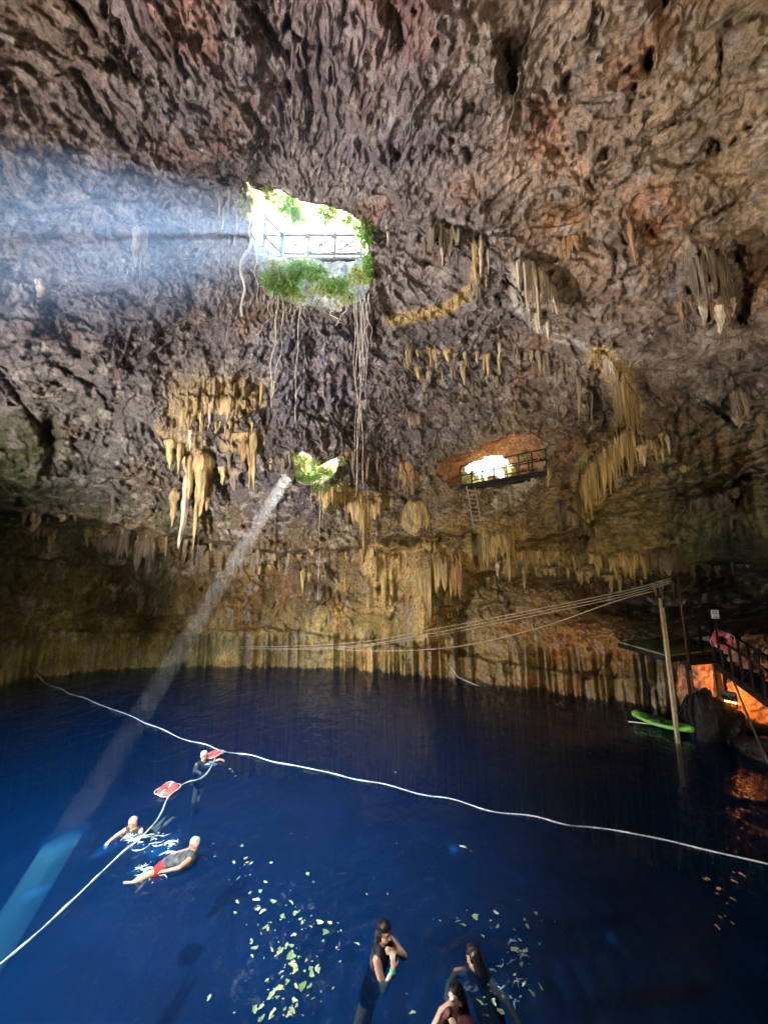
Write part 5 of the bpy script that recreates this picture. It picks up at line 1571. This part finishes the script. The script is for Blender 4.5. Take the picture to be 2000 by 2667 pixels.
    body.materials.append(MATS[skin])
    pa_ = body.attributes.new('paint', 'FLOAT_COLOR', 'POINT'); pa_.data.foreach_set('color', paint.ravel())
    t = thing('person', label, 'person', 'swimmers in the pool', O)
    bo = bpy.data.objects.new('body', body); C.objects.link(bo); bo.parent = t

    def shell(name, vmask, m, offs):
        polys = [tuple(p.vertices) for p in body.polygons if all(vmask[v] for v in p.vertices)]
        if not polys: return
        used = sorted({v for p in polys for v in p}); mp_ = {v: i for i, v in enumerate(used)}
        if name == 'hair':
            hn = np.abs(perlin(hl[:, 0] * 60, hl[:, 1] * 12, hl[:, 2] * 12)) + .5 * perlin(hl[:, 0] * 110, hl[:, 1] * 25, hl[:, 2] * 25)
            outer = [tuple(co_[v] + no_[v] * (offs * .5 + .018 * float(hn[v])) * S) for v in used]
        else: outer = [tuple(co_[v] + no_[v] * (offs + .006 * float(np.sin(co_[v][0] * 60 + co_[v][2] * 45))) * S) for v in used]
        inner = [tuple(co_[v] - no_[v] * .004 * S) for v in used]
        k = len(used)
        cnt = {}
        for p in polys:
            for a, b in zip(p, p[1:] + p[:1]): cnt[(a, b)] = 1
        fs = [tuple(mp_[v] for v in p) for p in polys]
        fs += [(mp_[b], mp_[a], mp_[a] + k, mp_[b] + k) for (a, b) in cnt if (b, a) not in cnt]
        mm = MB(); mm.add(outer + inner, fs)
        mm.build(name, m, t, True)

    for name, m, kinds, lim, offs in clothes:
        mask = np.zeros(nv, bool)
        for kd_ in kinds:
            a, b = lim.get(kd_, (0, 1))
            mask |= (kn_ == kd_) & (tpar >= a) & (tpar <= b)
        shell(name, mask, m, offs)
    if hair is not None:
        hm, low_ = hair
        mask = (kn_ == 'head') & ((hl[:, 2] > .058 - .0 * hl[:, 1]) | ((hl[:, 1] < -.005) & (hl[:, 2] > low_)) | ((hl[:, 2] > .03) & (hl[:, 1] < .045)))
        shell('hair', mask, hm, .014)
        if hair_long:
            mm = MB()
            for pts, rr in hair_long:
                for a, b, ra, rb in zip(pts[:-1], pts[1:], rr[:-1], rr[1:]): mm.rcone(Vector(a) * S, Vector(b) * S, ra * S, rb * S, 10)
            me = remeshed(mm, .012 * S, 2); me.materials.append(hm)
            ho = bpy.data.objects.new('long_hair', me); C.objects.link(ho); ho.parent = t
    for s in (-1, 1):
        mm = MB(); mm.ellipsoid(Mh @ Vector((s * .032, .083, .012)) * S, (.011 * S, .005 * S, .006 * S), Mh, 8, 6); mm.build('eye', mat('eye_dark', (.03, .02, .015), .2), bo, True)
    if watch:
        k, wm = watch
        a, b = J['elbow_' + k], J['wrist_' + k]; d = (b - a).normalized()
        mm = MB(); q = d.to_track_quat('Z', 'Y').to_matrix(); mm.torus(b - d * .02 * S, .033 * S, .010 * S, q, 18, 8, flat=1.6); mm.build('wristband', wm, bo, True)
    return t


MATS['skin_light'] = skin_mat('skin_light', (.62, .40, .29))
MATS['skin_tan'] = skin_mat('skin_tan', (.52, .31, .20))
MATS['skin_red'] = skin_mat('skin_red', (.58, .33, .24))
VEST = mat('black_vest', (.022, .022, .025), .6, .4, 20, .2)
VESTG = mat('grey_vest', (.10, .11, .12), .6, .5, 10, .2)
REDSH = mat('red_shorts', (.62, .03, .04), .65, .25, 12, .2)
BLACKS = mat('black_swimsuit', (.012, .012, .014), .5, .3, 20, .1)
PINK = mat('dark_red_top', (.16, .04, .05), .6, .4, 14, .2)
HBLACK = mat('black_hair', (.012, .010, .009), .38, .4, 40, .4)
HGREY = mat('grey_hair', (.52, .49, .44), .6, .3, 40, .4)
BAND = mat('green_band', (.10, .62, .32), .5)
TEAL = mat('teal_band', (.10, .55, .52), .5)
TORSO = ('torso',)

# swimmer beside the far life ring, arm over it
person('swimmer in a dark vest clinging to the life ring near the rope junction', at_z(532, 1968, .16),
       dict(neck=(-.02, 0, -.15), chest=(-.03, .02, -.30), pelvis=(-.10, .10, -.75), shoulder_l=(.10, .14, -.20), shoulder_r=(-.14, -.12, -.20), elbow_l=(.24, .02, -.20), wrist_l=(.42, .0, -.10), hand_l=(.55, .0, -.12),
            elbow_r=(-.12, -.28, -.30), wrist_r=(-.02, -.36, -.22), hand_r=(.08, -.4, -.24), knee_l=(-.1, .1, -1.15), knee_r=(-.2, .0, -1.15), ankle_l=(-.2, .3, -1.5), ankle_r=(-.3, .2, -1.5)),
       (.7, -.6, -.25), (0, 0, 1), 'skin_tan', [('vest', VEST, TORSO, {}, .022)], (HGREY, -.05))
# bald man at the green rope
person('bald man in a black vest swimming at the greenish rope, arm stretched out left', at_z(346, 2142, .17),
       dict(neck=(-.01, .02, -.15), chest=(.0, .10, -.27), pelvis=(.10, .42, -.52), shoulder_l=(.17, .05, -.20), shoulder_r=(-.17, .05, -.19), elbow_l=(.27, -.10, -.27), wrist_l=(.22, -.28, -.26), hand_l=(.16, -.4, -.26),
            elbow_r=(-.26, -.14, -.20), wrist_r=(-.30, -.34, -.20), hand_r=(-.27, -.5, -.22), knee_l=(.25, .85, -.6), knee_r=(.08, .88, -.62), ankle_l=(.3, 1.25, -.62), ankle_r=(.1, 1.3, -.62)),
       (-.55, -.75, -.30), (0, .15, 1), 'skin_light', [('vest', VEST, TORSO, {}, .022)], None, size=.86)
# man on his back in red shorts
person('grey haired man in red shorts and grey vest floating on his back', at_z(506, 2198, .27),
       dict(neck=(-.01, -.02, -.14), chest=(-.10, -.06, -.24), pelvis=(-.44, -.20, -.27), shoulder_l=(-.05, .10, -.22), shoulder_r=(-.0, -.20, -.18), elbow_l=(-.22, .22, -.26), wrist_l=(-.42, .10, -.24), hand_l=(-.55, .05, -.26),
            elbow_r=(-.09, -.42, -.18), wrist_r=(-.30, -.52, -.17), hand_r=(-.44, -.50, -.18), knee_l=(-.72, -.18, -.40), knee_r=(-.66, -.48, -.26), ankle_l=(-.92, -.20, -.66), ankle_r=(-.93, -.58, -.34), toe_r=(-1.05, -.62, -.30), toe_l=(-1.0, -.25, -.72)),
       (-.75, -.62, -.12), (.1, .1, 1), 'skin_red', [('vest', VESTG, TORSO, {}, .024), ('shorts', REDSH, ('thigh',), {'thigh': (0, .72)}, .022)], (HGREY, -.05), size=.84)
# woman with hands at her chin
person('woman with wet black hair and green wristband holding her hands to her chin', at_z(1002, 2428, .34),
       dict(neck=(-.03, .02, -.15), chest=(-.06, .03, -.30), pelvis=(-.20, .02, -.72), shoulder_r=(-.10, -.12, -.22), shoulder_l=(.04, .19, -.22), elbow_r=(-.02, -.22, -.46), wrist_r=(.11, -.20, -.25), hand_r=(.10, -.14, -.12), palm_r=(.2, 1, 0),
            elbow_l=(.26, .08, -.34), wrist_l=(.14, -.05, -.20), hand_l=(.06, -.10, -.13), palm_l=(-1, 0, 0), knee_r=(-.38, -.10, -1.02), knee_l=(-.25, .05, -1.1), ankle_r=(-.58, -.22, -1.28), ankle_l=(-.45, -.05, -1.45)),
       (.72, -.62, -.12), (-.05, .05, 1), 'skin_tan', [('swimsuit', BLACKS, TORSO, {}, .014)], (HBLACK, -.10),
       [([(-.03, .04, .04), (-.08, .05, -.06), (-.10, .03, -.18), (-.12, .02, -.28)], [.06, .058, .05, .03])], watch=('r', BAND), grasp=.9)
# woman swimming, seen from behind
person('swimmer with dark hair seen from behind, teal wristband, arm stretched left', at_z(1232, 2492, .11),
       dict(neck=(.02, -.01, -.14), chest=(.06, -.06, -.24), pelvis=(.16, -.30, -.48), shoulder_l=(-.10, .0, -.18), shoulder_r=(.20, -.10, -.20), elbow_l=(-.24, -.02, -.16), wrist_l=(-.36, -.18, -.16), hand_l=(-.40, -.32, -.17),
            elbow_r=(.32, -.30, -.22), wrist_r=(.38, -.50, -.20), hand_r=(.38, -.62, -.2), knee_l=(.15, -.60, -.75), knee_r=(.30, -.62, -.72), ankle_l=(.2, -.9, -1.0), ankle_r=(.36, -.95, -1.0)),
       (-.55, .35, -.45), (.0, .35, 1), 'skin_tan', [('swimsuit', BLACKS, TORSO, {}, .014)], (HBLACK, -.12),
       [([(.03, -.04, .05), (.06, -.08, -.06), (.09, -.13, -.17), (.10, -.16, -.24)], [.075, .07, .062, .04])], watch=('l', TEAL), grasp=.4)
# woman at the lower edge
person('woman with long dark hair at the lower edge pinching her nose, green wristband', at_z(1186, 2600, .28),
       dict(neck=(.02, -.01, -.15), chest=(.03, -.03, -.31), pelvis=(.08, -.10, -.74), shoulder_l=(-.14, .08, -.22), shoulder_r=(.18, -.13, -.22), elbow_l=(-.26, -.06, -.24), wrist_l=(-.18, -.08, -.06), hand_l=(-.10, -.06, .0), palm_l=(1, 0, -.2),
            elbow_r=(.10, -.28, -.40), wrist_r=(-.03, -.20, -.20), hand_r=(-.06, -.14, -.08), palm_r=(-.2, 1, 0), knee_l=(.0, -.2, -1.15), knee_r=(.18, -.25, -1.15), ankle_l=(.1, -.1, -1.5), ankle_r=(.2, -.1, -1.5)),
       (-.70, -.55, .18), (.08, .05, 1), 'skin_light', [('swim_top', PINK, TORSO, {}, .016)], (HBLACK, -.12),
       [([(.03, .03, .05), (.07, .05, -.06), (.10, .02, -.20), (.12, -.03, -.32), (.12, -.06, -.42)], [.075, .075, .068, .055, .03])], watch=('r', BAND), grasp=.9)

# ------------------------------------------------------------------ churned water round the swimmers, floating leaves and leaf-shaped glints
FOAM = mat('foam', (.50, .68, .78), .25, .3, 30, .2)
rd = random.Random(21)


def foam_patch(label, cx, cy_, rx, ry, n, smin, smax):
    mb = MB()
    for i in range(n):                              # thin broken crests of wavelets
        a = rd.uniform(0, 6.28); r = math.sqrt(rd.random())
        P = at_z(cx + rx * r * math.cos(a), cy_ + ry * r * math.sin(a), .004)
        s = rd.uniform(smin, smax) * 1.5; yaw = rd.uniform(-.3, .9); bend = rd.uniform(-.9, .9); th = rd.uniform(.006, .015)
        M = Matrix.Rotation(yaw, 3, 'Z')
        pts = [P + M @ Vector((t * s, bend * s * t * t + rd.gauss(0, .06) * s, .006 * (1 - t * t))) for t in (-1, -.7, -.35, 0, .35, .7, 1)]
        mb.tube(pts, [th * q * rd.uniform(.6, 1.4) for q in (.2, .6, .9, 1, .9, .6, .2)], 6)
        for j in range(3):
            z = rd.uniform(.004, .009)
            mb.ellipsoid(P + Vector((rd.gauss(0, 1) * s, rd.gauss(0, 1) * s, .004)), (z * 1.4, z, z * .6), None, 6, 4)
    tag(mb.build('foam', FOAM, None, True), label, 'foam', kind='stuff')


foam_patch('thin white foam beside the man in red shorts', 410, 2200, 55, 30, 16, .04, .10)
foam_patch('streaks of foam along the legs of the man in red shorts', 390, 2272, 55, 16, 14, .04, .09)
foam_patch('foam where the bald man meets the greenish rope', 350, 2188, 28, 18, 14, .03, .07)
foam_patch('foam by the life ring that the swimmer holds', 548, 1992, 16, 9, 8, .04, .07)
foam_patch('broken wavelets round the two women at the lower edge', 1330, 2540, 60, 90, 12, .02, .05)
LEAF_GLINTS = [mat('leaf_glint_a', (.60, .70, .34), .45, .5, 5, .1, col2=(.38, .52, .22)), mat('leaf_glint_b', (.66, .72, .40), .4, .4, 5, .1, col2=(.48, .56, .28)), mat('leaf_glint_c', (.34, .50, .22), .5, .5, 5, .1, col2=(.20, .34, .14))]
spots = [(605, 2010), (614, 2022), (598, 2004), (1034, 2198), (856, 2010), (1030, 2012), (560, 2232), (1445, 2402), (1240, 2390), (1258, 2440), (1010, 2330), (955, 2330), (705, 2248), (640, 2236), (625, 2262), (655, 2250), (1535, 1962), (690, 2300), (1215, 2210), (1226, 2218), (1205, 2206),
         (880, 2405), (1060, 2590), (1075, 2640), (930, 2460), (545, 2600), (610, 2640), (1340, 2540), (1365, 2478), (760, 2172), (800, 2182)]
for cx_, cy_, sx_, sy_, n_ in ((620, 2260, 40, 30, 9), (690, 2340, 45, 28, 16), (770, 2400, 38, 20, 20), (745, 2480, 60, 30, 20), (650, 2440, 30, 45, 10), (765, 2540, 40, 30, 22), (780, 2600, 50, 26, 22), (720, 2640, 40, 14, 14), (870, 2490, 30, 40, 8), (1320, 2400, 55, 25, 12), (1370, 2500, 24, 40, 10), (1330, 2590, 45, 22, 18), (1180, 2390, 30, 20, 5)):  # clusters imitate reflections of the openings with leaf shapes
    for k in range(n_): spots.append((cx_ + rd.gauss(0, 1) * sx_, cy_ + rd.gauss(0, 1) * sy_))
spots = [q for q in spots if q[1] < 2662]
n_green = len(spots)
spots += [(1852, 2186), (1881, 2216), (1840, 2224), (1856, 2250), (1836, 2292), (1843, 2290), (1878, 2290), (1904, 2286), (1912, 2297), (1871, 2316), (1882, 2317), (1868, 2329), (1893, 2354), (1911, 2273), (1933, 2281), (1908, 2343), (1876, 2391), (1888, 2387), (1868, 2416), (1907, 2406)]  # orange leaf shapes here imitate the stair lamp's reflection
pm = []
for k in range(9):                         # irregular, curled leaf shapes, most of them used as glints
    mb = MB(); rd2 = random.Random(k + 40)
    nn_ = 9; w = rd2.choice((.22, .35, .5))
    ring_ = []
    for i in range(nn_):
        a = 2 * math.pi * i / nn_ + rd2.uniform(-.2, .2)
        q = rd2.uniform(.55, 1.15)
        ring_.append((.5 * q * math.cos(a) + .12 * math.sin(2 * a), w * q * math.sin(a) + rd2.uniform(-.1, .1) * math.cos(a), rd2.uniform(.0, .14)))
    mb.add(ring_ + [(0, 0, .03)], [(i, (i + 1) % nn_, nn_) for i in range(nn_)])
    pm.append(mb.mesh('leaf_glint', LEAF_GLINTS[k % 3]))
brown = pm[0].copy(); brown.materials.clear(); brown.materials.append(mat('glint_orange', (.85, .50, .24), .5, .4, 5, .1, col2=(.70, .42, .26)))
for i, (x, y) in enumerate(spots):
    o = bpy.data.objects.new('leaf_glint', pm[rd.randrange(9)] if i < n_green else brown); C.objects.link(o)
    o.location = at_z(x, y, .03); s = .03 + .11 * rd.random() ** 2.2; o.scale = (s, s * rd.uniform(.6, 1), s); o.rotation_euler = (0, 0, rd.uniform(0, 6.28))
    if i >= n_green: tag(o, 'small orange leaf shape as a lamp glint near the long rope at the right edge', 'leaf', 'orange glints at the right')
    else: tag(o, 'pale leaf shape as a reflected glint beside the two women at the lower edge' if x > 1130 and y > 2280 else ('yellow green leaf shape as a reflected glint between the man in red shorts and the woman' if y > 2215 and x < 960 else 'lone small leaf floating on the open water'), 'leaf', 'glints by the women' if x > 1130 and y > 2280 else ('glints in the drift' if y > 2215 and x < 960 else 'scattered floating leaves'))
